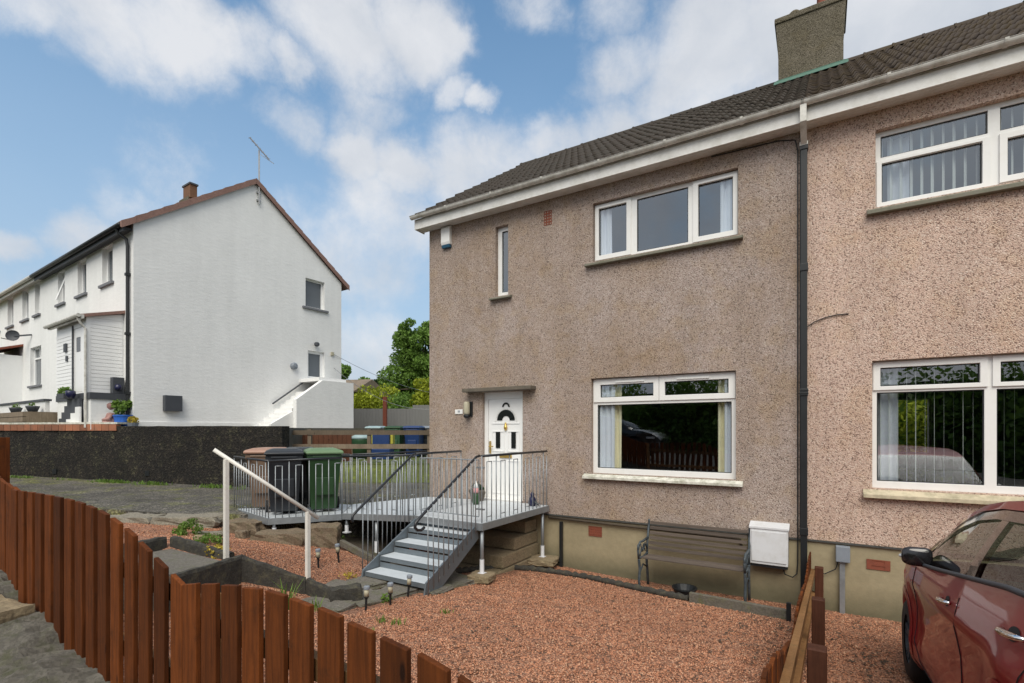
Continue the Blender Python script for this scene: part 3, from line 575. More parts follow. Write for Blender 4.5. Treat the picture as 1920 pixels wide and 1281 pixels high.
# ------------------------------------------------------------------ the two joined houses
FX = lambda u, v, z: (u, 8-v, z)
XL, XP, XR = -6.92, -.19, 8.0
def win_holes(panes): return [p[:4] for p in panes]
def window(parent, xf, u0, u1, z0, z1, panes, sill, gl, mats, rec=.09, casements=(), sillmat=None, depth=.07, curt=None, blinds=None, sh=.07, sproud=.09, name='window'):
    mb = MB(xf); mb.panel(u0, u1, z0, z1, win_holes(panes), -rec-depth, -rec)
    for (a,b,c,d) in casements:                       # opening lights stand proud of the fixed frame
        hole = [p for p in panes if a < (p[0]+p[1])/2 < b and c < (p[2]+p[3])/2 < d][0]
        mb.panel(a, b, c, d, [hole[:4]], -rec, -rec+.022)
    win = build(mb, name, mats, parent, bevel=.004)
    for p in panes:
        g = MB(xf); v = -rec-.03; g.add([(p[0],v,p[2]),(p[1],v,p[2]),(p[1],v,p[3]),(p[0],v,p[3])], [(0,1,2,3)]); build(g, 'pane', gl, win, merge=False)
        gk = MB(xf); e = .012; gk.panel(p[0], p[1], p[2], p[3], [(p[0]+e,p[1]-e,p[2]+e,p[3]-e)], -rec-.028, -rec-.018); build(gk, 'gasket', MT['black_plastic'], win)
    if sill:
        s = MB(xf); a, b, zt, th = sill
        s.extr([(0,0)]*0 or [(-rec+.0,zt+.035),(-rec+.0,zt-th),(sproud,zt-th),(sproud,zt)], a, b) if False else s.add(
            [(a,-.02,zt-th),(b,-.02,zt-th),(b,sproud,zt-th),(a,sproud,zt-th),(a,-.02,max(zt,z0-.004)),(b,-.02,max(zt,z0-.004)),(b,sproud,zt-.012),(a,sproud,zt-.012)], [(0,3,2,1),(4,5,6,7),(0,1,5,4),(1,2,6,5),(2,3,7,6),(3,0,4,7)])
        s.box(u0+.003, u1-.003, -rec-depth, -.022, zt-.03, z0-.002)
        build(s, 'sill', sillmat or MT['sill'], win, bevel=.006)
    for (a, b, za, zb, mt, dv) in (curt or []):
        c = MB(xf); n = max(8, int((b-a)/.018)); vs = []
        for i in range(n+1):
            u = a+(b-a)*i/n; dd = -rec-dv*.5-.03+.025*math.sin(i*1.15)+.012*math.sin(i*.37+2)
            vs += [(u, dd, za), (u+.01*math.sin(i), dd, zb)]
        c.add(vs, [(2*i,2*i+2,2*i+3,2*i+1) for i in range(n)]); build(c, 'curtain', MT[mt], win, smooth=True, merge=False)
    if blinds:
        a, b, za, zb, sp = blinds
        c = MB(xf); k = a
        while k < b:
            t = random.uniform(-.004,.006); bw = .040 if z0 > 3 else .018; c.add([(k,-rec-.15,za),(k-bw+t,-rec-.075,za),(k-bw+t,-rec-.075,zb),(k,-rec-.15,zb)], [(0,1,2,3)]); k += sp
        build(c, 'blind', MT['blind'], win, merge=False)
    return win
def tiled(mb, x0, x1, y0, z0, y1, z1, tw=.30, courses=12, roll=.052, lift=.032, seed=1):
    r = random.Random(seed); dx = .0375; n = int(round((x1-x0)/dx)); L_ = math.hypot(y1-y0, z1-z0); ny, nz = -(z1-z0)/L_, (y1-y0)/L_
    for c in range(courses):
        a, b = c/courses, (c+1.12)/courses; vs = []
        j = [r.uniform(-.006,.008) for _ in range(int((x1-x0)/tw)+2)]
        for i in range(n+1):
            x = x0+(x1-x0)*i/n; ti = int((x-x0)/tw); ph = ((x-x0)/tw) % 1
            p = roll*max(0, math.cos((ph-.15)*2*math.pi*2))**1.0*.9 + j[ti]
            for (t, l) in ((a,lift-.03),(a,lift),(b,0)):
                off = p+l+.02
                vs.append((x, y0+(y1-y0)*t+ny*off, z0+(z1-z0)*t+nz*off))
        fs = []
        for i in range(n):
            fs += [(i*3,i*3+3,i*3+4,i*3+1),(i*3+1,i*3+4,i*3+5,i*3+2)]
        mb.add(vs, fs)
ZE, ZR = 6.74, 9.70; YE, YRD = 7.70, 12.0
houses = []
for (nm, xa, xb, hm_, rm, lab) in (('brown_house', XL, XP, 'harl_brown', 'roof_main', 'brown pebbledash end house with white front door and steel access steps'),
                               ('pink_house', XP, XR, 'harl_pink', 'roof_moss', 'pink pebbledash house joined on behind the dark red car')):
    hs = empty(nm, ((xa+xb)/2, 12, 0), lab, 'house'); houses.append(hs)
    if nm == 'brown_house':
        holes = [(-3.30,-1.03,5.29,6.28),(-3.33,-1.06,1.70,3.31),(-5.28,-4.995,4.975,6.30),(-5.58,-4.68,1.08,3.16)]
    else: holes = [(.605,3.4,5.31,6.31),(.57,3.4,1.68,3.33)]
    mb = MB(FX); mb.panel(xa, xb, .94, 6.60, holes, -.28, 0); front = build(mb, 'front_wall', MT[hm_], hs, merge='norm')
    mb = MB()
    if nm == 'brown_house':
        mb.box(xa, xa+.28, 8.283, 16, 1, 6.58); mb.add([(xa,8.3,6.58),(xa,16,6.58),(xa,12,9.55),(xa+.28,8.3,6.58),(xa+.28,16,6.58),(xa+.28,12,9.55)], [(0,1,2),(5,4,3),(0,2,5,3),(1,4,5,2)])
        build(mb, 'side_wall', MT[hm_], hs)
    mb = MB(lambda u, v, z: (u, 16-v, z)); mb.panel(xa, xb, .4, 6.6, [(1.63,2.25,1.88,3.19)] if nm == 'pink_house' else [], 0, .25); build(mb, 'rear_wall', MT[hm_], hs, merge='norm')
    mb = MB(); mb.box(xa+.015, xb-(.0 if nm == 'pink_house' else .0), 8.018, 8.3, -.3, .936); build(mb, 'plinth', MT['plinth'], hs)
    mb = MB(); mb.box(xa+.01, xb-.01, 7.984, 8.018, .915, .938); build(mb, 'drip_bead', MT['rust'], hs)
    # roof
    ov = .12 if nm == 'brown_house' else 0
    mb = MB(); tiled(mb, xa-ov, xb, YE, ZE, YRD, ZR, courses=13, seed=3 if ov else 9)
    rf = build(mb, 'roof', MT[rm], hs, merge=False, smooth=True)
    mb = MB(); mb.add([(xa-ov,YRD,ZR),(xb,YRD,ZR),(xb,16.3,ZE),(xa-ov,16.3,ZE),(xa-ov,YE+.03,ZE-.03),(xb,YE+.03,ZE-.03)], [(0,1,2,3),(4,5,1,0)])
    build(mb, 'roof_underlay', MT[rm], rf, merge=False)
    mb = MB(); k = xa-ov
    while k < xb-.02:
        e_ = min(k+.45, xb); r_ = random.uniform(-.006,.006); pts = []
        for x, rr in ((k,.125),(k+.03,.125),(k+.03,.115),(e_,.112)):
            for a in range(9): t = math.pi*a/8; pts.append((x, YRD-math.cos(t)*rr*1.1, ZR-.015+math.sin(t)*rr+r_))
        mb.add(pts, [(i*9+j,i*9+j+1,(i+1)*9+j+1,(i+1)*9+j) for i in range(3) for j in range(8)]); k += .45
    build(mb, 'ridge_tiles', MT[rm], rf, smooth=True, merge=False)
    # fascia, soffit, gutter
    ga = xa-.17 if ov else xa
    mb = MB(); mb.box(ga, xb, 7.735, 7.757, 6.535, 6.735); 
    if ov: mb.box(ga, ga+.02, 7.757, 8.02, 6.535, 6.735)
    build(mb, 'fascia_board', MT['fascia'], hs)
    mb = MB(); k = 7.758
    while k < 7.995: mb.box(ga, xb, k, min(k+.058, 8.0), 6.556, 6.57); mb.box(ga, xb, k+.058, min(k+.062,8.0), 6.562, 6.57); k += .062
    sf = build(mb, 'soffit', MT['fascia'], hs)
    mb = MB(); pts = []; K = 10; g0, g1 = ga-.03, xb; cy_, cz_ = 7.672, 6.775
    prof = [(cy_-.062,cz_+.004),(cy_-.066,cz_)]+[(cy_-.058*math.cos(math.pi*a/K), cz_-.062*math.sin(math.pi*a/K)) for a in range(K+1)]+[(cy_+.05,cz_)]+[(cy_+.05*math.cos(math.pi*a/K), cz_-.054*math.sin(math.pi*a/K)) for a in range(1,K)]
    mb.extr(prof, g0, g1); gt = build(mb, 'gutter', MT['gutter'], hs, smooth=False)
    mb = MB(); k = ga+.9
    while k < xb:
        pr = [(cy_-.07*math.cos(math.pi*a/K), cz_+.006-.074*math.sin(math.pi*a/K)) for a in range(K+1)]
        mb = MB(); mb.extr(pr, k-.018, k+.018); k += 1.05
        build(mb, 'gutter_bracket', MT['gutter'], gt)
hs1, hs2 = houses
# rooms behind the glass
def room(hs, x0, x1, y0, y1, z0, z1, mt, hole=None):
    mb = MB(); 
    mb.add([(x0,y0,z0),(x1,y0,z0),(x1,y1,z0),(x0,y1,z0),(x0,y0,z1),(x1,y0,z1),(x1,y1,z1),(x0,y1,z1)], [(0,1,2,3),(7,6,5,4),(1,5,6,2),(3,7,4,0)]+([] if hole else [(2,6,7,3)]))
    if hole:
        mb.xf = lambda u, v, z: (u, y1-v, z); mb.panel(x0, x1, z0, z1, [hole], -.02, 0)
    build(mb, 'room', MT[mt], hs, merge=False)
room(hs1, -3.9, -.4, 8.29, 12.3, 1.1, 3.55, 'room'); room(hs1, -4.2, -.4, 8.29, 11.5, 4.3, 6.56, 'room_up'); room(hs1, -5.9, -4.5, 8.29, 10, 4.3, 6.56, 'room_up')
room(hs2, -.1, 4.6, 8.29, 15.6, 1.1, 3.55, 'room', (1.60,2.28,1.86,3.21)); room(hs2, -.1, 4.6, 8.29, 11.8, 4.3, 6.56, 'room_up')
# windows
window(hs1, FX, -3.30, -1.03, 5.29, 6.28, [(-3.225,-2.735,5.40,6.20),(-2.565,-1.755,5.355,6.215),(-1.605,-1.11,5.40,6.20)], (-3.42,-.96,5.26,.05), MT['glass_up'], MT['upvc'],
       casements=[(-3.285,-2.66,5.325,6.265),(-1.68,-1.045,5.325,6.265)], sillmat=MT['sill'], curt=[(-3.22,-3.02,5.3,6.2,'voile',.12),(-1.3,-1.1,5.3,6.2,'voile',.12)])
window(hs1, FX, -3.33, -1.06, 1.70, 3.31, [(-3.195,-2.29,2.985,3.20),(-2.11,-1.17,2.985,3.20),(-3.25,-1.13,1.79,2.86)], (-3.46,-.96,1.665,.055), MT['glass'], MT['upvc'],
       casements=[(-3.315,-2.205,2.905,3.295),(-2.195,-1.075,2.905,3.295)], sillmat=MT['sill_white'],
       curt=[(-3.24,-2.98,1.72,3.2,'voile',.12),(-3.0,-2.88,1.72,3.2,'curtain',.22),(-1.34,-1.22,1.72,3.2,'curtain',.22),(-1.24,-1.12,1.72,3.2,'voile',.12)])
for a in (-2.92,-1.92):
    mb = MB(FX); mb.box(a, a+.48, -.068, -.05, 3.225, 3.25); build(mb, 'trickle_vent', MT['upvc'], hs1)
window(hs1, FX, -5.28, -4.995, 4.975, 6.30, [(-5.19,-5.04,5.06,6.22)], (-5.38,-4.91,4.945,.04), MT['glass_up'], MT['upvc'], sillmat=MT['sill'])
window(hs2, FX, .605, 3.4, 5.31, 6.31, [(.665,1.70,5.975,6.25),(.675,1.65,5.385,5.89),(1.81,3.3,5.975,6.25),(1.87,3.3,5.42,5.86)], (.51,3.5,5.27,.06), MT['glass_up'], MT['upvc'],
       casements=[(.62,1.725,5.33,5.93),(1.80,3.35,5.35,5.93)], sillmat=MT['sill'], curt=[(.75,.98,5.3,6.25,'voile',.28)], blinds=(.7,3.3,5.34,6.25,.105))
window(hs2, FX, .57, 3.4, 1.68, 3.33, [(.66,1.63,3.0,3.24),(.625,1.67,1.77,2.92),(1.81,3.3,3.0,3.24),(1.78,3.3,1.77,2.92)], (.47,3.5,1.62,.06), MT['glass'], MT['upvc'],
       casements=[(.585,1.70,2.95,3.31),(1.74,3.35,2.95,3.31)], sillmat=MT['sill_cream'], curt=[(.64,.86,1.7,3.25,'voile',.30)], blinds=(.68,3.3,1.72,3.25,.092))
# front door
mb = MB(FX); mb.panel(-5.58, -4.68, 1.08, 3.16, [(-5.50,-4.735,1.13,3.03)], -.16, -.07); df = build(mb, 'door_frame', MT['upvc'], hs1, bevel=.004)
mb = MB(FX)
def arch(cu, cz, r0, r1, n=12): return [(cu+r1*math.cos(math.pi*i/n), cz+r1*math.sin(math.pi*i/n)) for i in range(n+1)], [(cu+r0*math.cos(math.pi*i/n), cz+r0*math.sin(math.pi*i/n)) for i in range(n+1)]
mb.box(-5.498, -4.737, -.15, -.10, 1.131, 3.028)
cu = -5.10
for (a,b,c,d) in ((-5.42,-5.13,2.02,2.42),(-5.07,-4.80,2.02,2.42),(-5.42,-5.13,1.22,1.86),(-5.07,-4.80,1.22,1.86),(-5.42,-4.80,2.55,2.58)):
    mb.panel(a, b, c, d, [(a+.022,b-.022,c+.022,d-.022)] if d-c > .1 else [], -.10, -.088)
door = build(mb, 'front_door', MT['door_white'], hs1, bevel=.003)
for cz_2, ra_, rb_ in ((2.62,.085,.20),(2.875,.05,.085)):
    mb = MB(FX); o1, i1 = arch(cu, cz_2, ra_, rb_); mb.add([(p[0],-.086,p[1]) for p in o1]+[(p[0],-.086,p[1]) for p in i1], [(i,i+1,13+i+1,13+i) for i in range(12)]); build(mb, 'door_glazing', MT['door_glass'], door, merge=False)
for a in (-5.33,-4.98):
    mb = MB(FX); mb.add([(a,-.086,2.09),(a+.1,-.086,2.09),(a+.1,-.086,2.40),(a,-.086,2.40)], [(0,1,2,3)]); build(mb, 'door_glazing', MT['door_glass'], door, merge=False)
mb = MB(FX); o1, i1 = arch(cu, 2.60, .225, .25); vs = [(p[0],-.084,p[1]) for p in o1]+[(p[0],-.09,p[1]) for p in i1]; mb.add(vs, [(i,i+1,13+i+1,13+i) for i in range(12)]); build(mb, 'arch_moulding', MT['upvc'], door, merge=False)
mb = MB(FX); mb.box(-5.475,-5.44,-.09,-.075,1.98,2.22); mb.tube([(-5.457,-.075,2.12),(-5.457,-.04,2.12),(-5.36,-.035,2.12)], .011); build(mb, 'handle', MT['brass'], door)
mb = MB(FX); mb.box(-5.24,-4.97,-.09,-.078,1.905,1.965); build(mb, 'letterbox', MT['brass'], door)
mb = MB(FX); mb.lathe([(.0,0)]*0 or [(.004,0),(.03,.03),(.035,.07),(.02,.12),(.012,.16)], 10, (cu,-.075,2.42)); build(mb, 'knocker', MT['brass'], door)
mb = MB(FX); mb.box(-5.56,-4.70,-.16,.03,1.082,1.125); build(mb, 'door_threshold', MT['upvc'], hs1)
mb = MB(FX); mb.box(-5.93,-4.40,-.02,.20,3.165,3.235); build(mb, 'door_canopy', MT['lintel'], hs1, bevel=.012)
# fittings on the front wall
mb = MB(FX); mb.box(-6.24,-6.05,0,.018,2.755,2.845); npl = build(mb, 'house_number_plate', MT['upvc'], hs1, bevel=.006)
mb = MB(FX); mb.box(-6.165,-6.145,.0185,.021,2.785,2.825); mb.box(-6.135,-6.115,.0185,.021,2.785,2.825); build(mb, 'house_number', MT['grey_box'], npl)
mb = MB(FX); mb.box(-5.87,-5.81,0,.03,2.70,2.99); mb.lathe([(.03,0),(.06,.02),(.066,.05),(.06,.07)], 12, (-5.90,.08,2.665)); lb = build(mb, 'wall_lamp', MT['black_plastic'], hs1)
mb = MB(FX); mb.lathe([(.05,0),(.062,.04),(.062,.22),(.05,.25),(.02,.255)], 14, (-5.90,.08,2.735)); build(mb, 'lamp_cover', MT['cream_light'], lb, smooth=True)
mb = MB(FX); mb.extr([(0,6.17),(.07,6.17),(.085,6.22),(.08,6.50),(.05,6.54),(0,6.54)], -6.55, -6.33); ab = build(mb, 'alarm_box', MT['upvc'], hs1, bevel=.008)
mb = MB(FX); mb.extr([(0,6.11),(.06,6.11),(.075,6.168),(0,6.168)], -6.54, -6.34); build(mb, 'alarm_strobe', MT['blue_lens'], ab, bevel=.006)
def airvent(hs, a, b, c, d, nx, nz, lab=None):
    mb = MB(FX); hl = []; w_ = (b-a)/nx; hh = (d-c)/nz
    for i in range(nx):
        for j in range(nz): hl.append((a+w_*(i+.22), a+w_*(i+.78), c+hh*(j+.22), c+hh*(j+.78)))
    mb.panel(a, b, c, d, hl, -.01, .006 if c > 1 else -.006); mb.box(a+.01, b-.01, -.017, -.012, c+.01, d-.01)
    return build(mb, 'air_vent', MT['terracotta'], hs)
airvent(hs1, -4.235, -4.08, 6.10, 6.355, 3, 5); airvent(hs1, -3.38, -3.14, .63, .80, 7, 4); airvent(hs2, .51, .76, .625, .755, 1, 2)
mb = MB(FX); mb.tube([(-4.13,.03,.885),(-3,.03,.872),(-1.06,.03,.85),(-1.0,.03,.84),(-.985,.03,.76),(-.985,.0,.73)], .021); build(mb, 'condensate_pipe', MT['bark'], hs1, smooth=True)
mb = MB(FX); mb.bar((-3.87,.05,.02), (-3.87,.05,.83), .055, .045); build(mb, 'short_standpipe_cover', MT['black_plastic'], hs1).name = 'black_conduit'
mb = MB(FX); mb.box(-.85,-.38,0,.19,.56,1.05); mb.extr([(0,1.05),(.20,1.05),(.20,1.085),(0,1.13)], -.865, -.365); mbx = build(mb, 'meter_box', MT['meter'], hs1, bevel=.008)
mb = MB(FX); mb.box(-.83,-.40,.19,.203,.60,1.02); mdr = build(mb, 'meter_door', MT['meter'], mbx, bevel=.004)
mb = MB(FX); mb.box(-.845,-.385,.01,.17,.52,.56); mb.tube([(-.45,.1,.53),(-.42,.1,.44),(-.33,.06,.40),(-.28,.03,.45),(-.27,.015,.6),(-.27,.012,1.2),(-.27,.012,6.3),(-.30,.012,6.45),(-.5,.012,6.50),(-1.4,.012,6.53)], .008); build(mb, 'meter_cable', MT['black_plastic'], mbx)
mb = MB(FX); mb.tube([(-.235,.02,1.0),(-.235,.02,6.5)], .012, 6); build(mb, 'wall_cable', MT['black_plastic'], hs1)
# downpipe at the party line
mb = MB(FX); mb.box(-.235,-.155,.02,.10,.15,6.31)
for z in (1.0,2.9,4.6,6.25): mb.box(-.245,-.145,.012,.11,z,z+.10)
for z in (2.93,2.97): mb.box(-.25,-.14,.01,.115,z,z+.012)
dp = build(mb, 'downpipe', MT['black_plastic'], hs1, bevel=.006)
mb = MB(FX); mb.box(-.232,-.158,.285,.36,6.50,6.73); mb.add([(-.232,.02,6.30),(-.158,.02,6.30),(-.158,.10,6.30),(-.232,.10,6.30),(-.232,.285,6.50),(-.158,.285,6.50),(-.158,.36,6.50),(-.232,.36,6.50)], [(0,3,2,1),(4,5,6,7),(0,1,5,4),(1,2,6,5),(2,3,7,6),(3,0,4,7)])
mb.box(-.245,-.145,.015,.115,6.305,6.35); build(mb, 'downpipe_neck', MT['gutter'], dp)
mb = MB(FX); mb.tube([(-.16,.03,3.84),(-.08,.02,3.90),(.05,.015,3.95),(.18,.015,3.97),(.30,.012,3.97),(.31,.0,3.965)], .007, 6); build(mb, 'loose_cable', MT['black_plastic'], hs2)
mb = MB(FX); mb.box(.17,.33,.0,.09,.69,.90); eb = build(mb, 'electric_box', MT['grey_box'], hs2, bevel=.012)
mb = MB(FX); mb.box(.215,.275,.0,.045,-.02,.69); build(mb, 'cable_conduit', MT['galv'], eb)
mb = MB(FX); mb.tube([(.2,.03,.70),(.17,.03,.58),(.05,.03,.50),(-.1,.02,.48)], .007, 6); build(mb, 'box_cable', MT['black_plastic'], eb)
# chimney on the party wall
mb = MB(); cx0, cx1, cyy = -.73, .37, 11.55
def ring(x0,x1,y0,y1,z): return [(x0,y0,z),(x1,y0,z),(x1,y1,z),(x0,y1,z)]
lv = [(9.0,0),(9.95,.005),(10.30,.02),(10.66,.045)]
vs = []
for z, e_ in lv: vs += ring(cx0-e_, cx1+e_, cyy-e_, cyy+.9+e_, z)
mb.add(vs, [(i*4+j,i*4+(j+1)%4,(i+1)*4+(j+1)%4,(i+1)*4+j) for i in range(3) for j in range(4)]+[(12,13,14,15)])
ch = build(mb, 'chimney', MT['harl_chimney'], hs1)
mb = MB(); mb.box(cx0-.07, cx1+.07, cyy-.07, cyy+.97, 10.66, 10.77); build(mb, 'chimney_cap', MT['harl_chimney'], ch, bevel=.02)
mb = MB()
mb.lathe([(.15,0),(.15,.05),(.12,.09),(.115,.32),(.14,.34),(.14,.40),(.10,.40),(.10,.2)], 18, (.05,cyy+.2,10.75)); mb.lathe([(.15,0),(.15,.05),(.12,.09),(.115,.32),(.14,.34)], 18, (.05,cyy+.65,10.75))
build(mb, 'chimney_pot', MT['terracotta'], ch, smooth=True)
mb = MB(); mb.lathe([(.13,0),(.12,.07),(.07,.12),(.02,.14)], 14, (-.45,cyy+.1,10.76)); build(mb, 'capped_flue', MT['harl_chimney'], ch, smooth=True)
mb = MB(); sl_ = (ZR-ZE)/(YRD-YE); za = ZE+sl_*(cyy-.25-YE)+.11; zb_ = ZE+sl_*(cyy-YE)+.13
mb.add([(cx0-.08,cyy-.16,za+.05),(cx1+.08,cyy-.16,za+.05),(cx1+.08,cyy-.012,zb_),(cx0-.08,cyy-.012,zb_),(cx0-.02,cyy-.012,zb_+.02),(cx1+.02,cyy-.012,zb_+.02)], [(0,1,2,3),(3,2,5,4)])
k = cx0-.08
build(mb, 'flashing', MT['copper'], ch, merge=False)

# ------------------------------------------------------------------ white house uphill
GO = Vector((-15.717, 6.188, 0)); gv = Vector((.0454,.998,0)); fv = Vector((-.9987,.0454,0))
GX = lambda u, v, z: tuple(GO+gv*u-fv*v+Vector((0,0,z)))      # gable wall, v outward
SX = lambda u, v, z: tuple(GO+fv*u-gv*v+Vector((0,0,z)))      # street front, v outward
GW = 6.63; ZG = 2.45
wh = empty('white_house', tuple(GO+gv*3.3+fv*4+Vector((0,0,2.5))), 'white rendered end terrace house with plain gable uphill on the left', 'house')
wh2 = empty('white_terrace_house', tuple(GO+gv*3.3+fv*12+Vector((0,0,2.5))), 'further white terrace house with white gutter at the left edge of the photo', 'house')
GH = [(5.13,5.90,6.80,7.82),(5.22,5.90,4.27,5.27)]
mb = MB(GX); mb.panel(0, GW, ZG, 7.98, GH, -.3, 0); mb.box(0,.012,-.3,0,ZG,ZG+.01)
ap = 3.32; mb.add([(0,0,7.98),(GW,0,7.98),(ap,0,10.42),(0,-.3,7.98),(GW,-.3,7.98),(ap,-.3,10.42)], [(0,1,2),(5,4,3)]); mb.box(-.0,GW,-.32,-.30,2.5,2.52)
build(mb, 'gable_wall', MT['white_render'], wh, merge='norm')
mb = MB(GX); mb.box(.0, 4.0, 0, .035, ZG, 2.66); build(mb, 'base_band', MT['white_render'], wh)
uw = [(1.46,2.27),(3.59,4.37),(5.62,6.32)]; 
FH = [(a,b,6.67,7.76) for a, b in uw]
mb = MB(SX); mb.panel(.302, 8.03, ZG, 8.05, FH, -.3, 0); build(mb, 'front_wall', MT['white_render'], wh, merge='norm')
uw2 = [(7.72+.9,8.6+.75),(9.75+.05,10.62),(11.88,12.75),(14.0,14.85),(16.1,16.95)]
uw2 = [(8.35,8.95),(9.78,10.62),(11.88,12.75),(14.0,14.85),(16.1,16.95)]
FH2 = [(a,b,6.65,7.80) for a, b in uw2]+[(8.2,9.55,4.08,5.5)]
mb = MB(SX); mb.panel(8.03, 24, ZG, 8.05, FH2, -.3, 0); build(mb, 'front_wall', MT['white_render'], wh2, merge='norm')
def simple_win(par, xf, a, b, c, d, sillw=.11, transom=None, rec=.12, split=False, opn=False):
    f = .055; hs_ = [(a+f,b-f,c+f,d-f)]
    if transom: 
        mid = (a+b)/2; hs_ = [(a+f,b-f,c+f,transom-.03),(a+f,mid-.025,transom+.03,d-f),(mid+.025,b-f,transom+.03,d-f)]
    mb = MB(xf); mb.panel(a, b, c, d, hs_, -rec-.07, -rec); wn = build(mb, 'window', MT['upvc_grey'], par)
    for q in hs_:
        g = MB(xf); g.add([(q[0],-rec-.04,q[2]),(q[1],-rec-.04,q[2]),(q[1],-rec-.04,q[3]),(q[0],-rec-.04,q[3])], [(0,1,2,3)]); build(g, 'pane', MT['glass_far'], wn, merge=False)
    if opn:
        g = MB(xf); m_ = (a+b)/2; g.bar((a+.05,-rec+.02,c+.08),(m_,-rec+.02,d-.4),.03); g.bar((a+.05,-rec+.02,d-.06),(m_,-rec+.25,c+.1),.04); build(g, 'open_sash', MT['upvc_grey'], wn)
    s = MB(xf); s.box(a-sillw, b+sillw, -rec, .07, c-.075, c-.003); build(s, 'sill', MT['sill_far'], wn); return wn
for i, (a, b) in enumerate(uw): simple_win(wh, SX, a, b, 6.67, 7.76, opn=(i == 2))
for (a, b) in uw2: simple_win(wh2, SX, a, b, 6.65, 7.80)
simple_win(wh2, SX, 8.2, 9.55, 4.08, 5.5, transom=5.1)
simple_win(wh, GX, 5.13, 5.90, 6.80, 7.82, .13)
mb = MB(GX); mb.panel(5.22, 5.90, 4.27, 5.27, [(5.30,5.78,4.36,5.18)], -.16, -.09); sdr = build(mb, 'side_door', MT['upvc_grey'], wh)
g = MB(GX); g.add([(5.30,-.12,4.36),(5.78,-.12,4.36),(5.78,-.12,5.18),(5.30,-.12,5.18)], [(0,1,2,3)]); build(g, 'pane', MT['glass_far'], sdr, merge=False)
# roof of both
def wroof(par, u0, u1, mat):
    mb = MB(SX)
    for (v0, z0_, v1_, z1_) in ((.30,7.88,-ap,10.50),(-GW-.30,7.88,-ap,10.50)):
        mb.add([(u0,v0,z0_),(u1,v0,z0_),(u1,v1_,z1_),(u0,v1_,z1_),(u0,v0,z0_-.07),(u1,v0,z0_-.07),(u1,v1_,z1_-.07),(u0,v1_,z1_-.07)], [(0,1,2,3),(7,6,5,4),(0,4,5,1),(1,5,6,2),(2,6,7,3),(3,7,4,0)])
    return build(mb, 'roof', mat, par)
r1 = wroof(wh, -.02, 8.03, MT['roof_red']); wroof(wh2, 8.03, 24, MT['roof_main'])
mb = MB(SX)            # verge cap tiles stepping up both rakes of the gable
for sgn in (0, 1):
    for k in range(11):
        t0, t1 = k/11, (k+1.02)/11; va, vb = (.30, -ap) if sgn == 0 else (-GW-.30, -ap)
        for t, nm in ((t0,0),): pass
        A = (va+(vb-va)*t0, 7.90+2.62*t0); B = (va+(vb-va)*t1, 7.90+2.62*t1)
        lf = .03
        mb.add([(-.10,A[0],A[1]+lf+.015),(.12,A[0],A[1]+lf+.015),(.12,B[0],B[1]+.02),(-.10,B[0],B[1]+.02),(-.10,A[0],A[1]-.15),(-.10,B[0],B[1]-.15),(.12,A[0],A[1]),(.12,B[0],B[1])],
               [(0,1,2,3),(0,3,5,4),(0,4,6,1),(3,2,7,5)])
build(mb, 'verge_tiles', MT['roof_red'], r1, merge=False)
mb = MB(SX); mb.box(.1, 8.03, .0, .22, 7.80, 7.86); mb.box(.0,8.03,.20,.235,7.72,7.90); build(mb, 'fascia_board', MT['anthracite'], wh)
mb = MB(SX); mb.tube([(.0,.30,7.86),(8.03,.30,7.86)], .06, 10); build(mb, 'gutter', MT['black_plastic'], wh, smooth=True)
mb = MB(SX); mb.box(8.03, 24, .0, .22, 7.80, 7.86); mb.box(8.03,24,.20,.235,7.72,7.90); mb.tube([(8.03,.30,7.86),(24,.30,7.86)], .06, 10); build(mb, 'gutter', MT['gutter'], wh2)
mb = MB(SX); mb.tube([(.32,.28,7.82),(.31,.22,7.70),(.24,.08,7.58),(.22,.06,7.4),(.22,.06,2.5)], .042, 10)
for z in (3.4,5.0,6.6): mb.box(.165,.275,.0,.115,z,z+.07)
build(mb, 'downpipe', MT['black_plastic'], wh, smooth=False)
mb = MB(SX); mb.box(4.3,5.05,-ap-.14,-ap+.14,10.2,11.08); chb = build(mb, 'chimney', MT['harl_chimney'], wh)
mb = MB(SX); mb.box(4.2,4.75,-ap-.12,-ap+.12,11.02,11.50); chw = build(mb, 'chimney_top', M('tan_chimney_brick', (.15,.075,.04), .85, .3, 14, island=.2), chb); mb = MB(SX); mb.box(4.16,4.79,-ap-.15,-ap+.15,11.50,11.56); build(mb, 'chimney_cap', MT['anthracite'], chb)
# chimney stack seen over the front slope
mb = MB(GX)
for (a,b,mt) in ((.69,1.12,0),): mb.box(.69,1.13,0,.16,2.97,3.41)
build(mb, 'black_meter_box', MT['anthracite'], wh, bevel=.01)
mb = MB(GX); mb.tube([(4.66,0,4.64),(4.66,.09,4.64),(4.66,.13,4.64)], [.12,.12,.08], 16); mb.tube([(4.66,.13,4.64),(4.66,.17,4.64)], .05, 12)
build(mb, 'round_wall_lamp', MT['grey_box'], wh)
mb = MB(GX); mb.lathe([(.03,0),(.09,.05),(.09,.12),(.05,.16)], 12, (5.5,.12,5.42)); mb.tube([(5.5,0,5.5),(5.5,.14,5.5)], .02); build(mb, 'door_lamp', MT['anthracite'], wh)
mb = MB(GX); mb.box(6.16,6.27,0,.06,5.2,5.32); build(mb, 'cable_bracket', MT['cream_light'], wh)
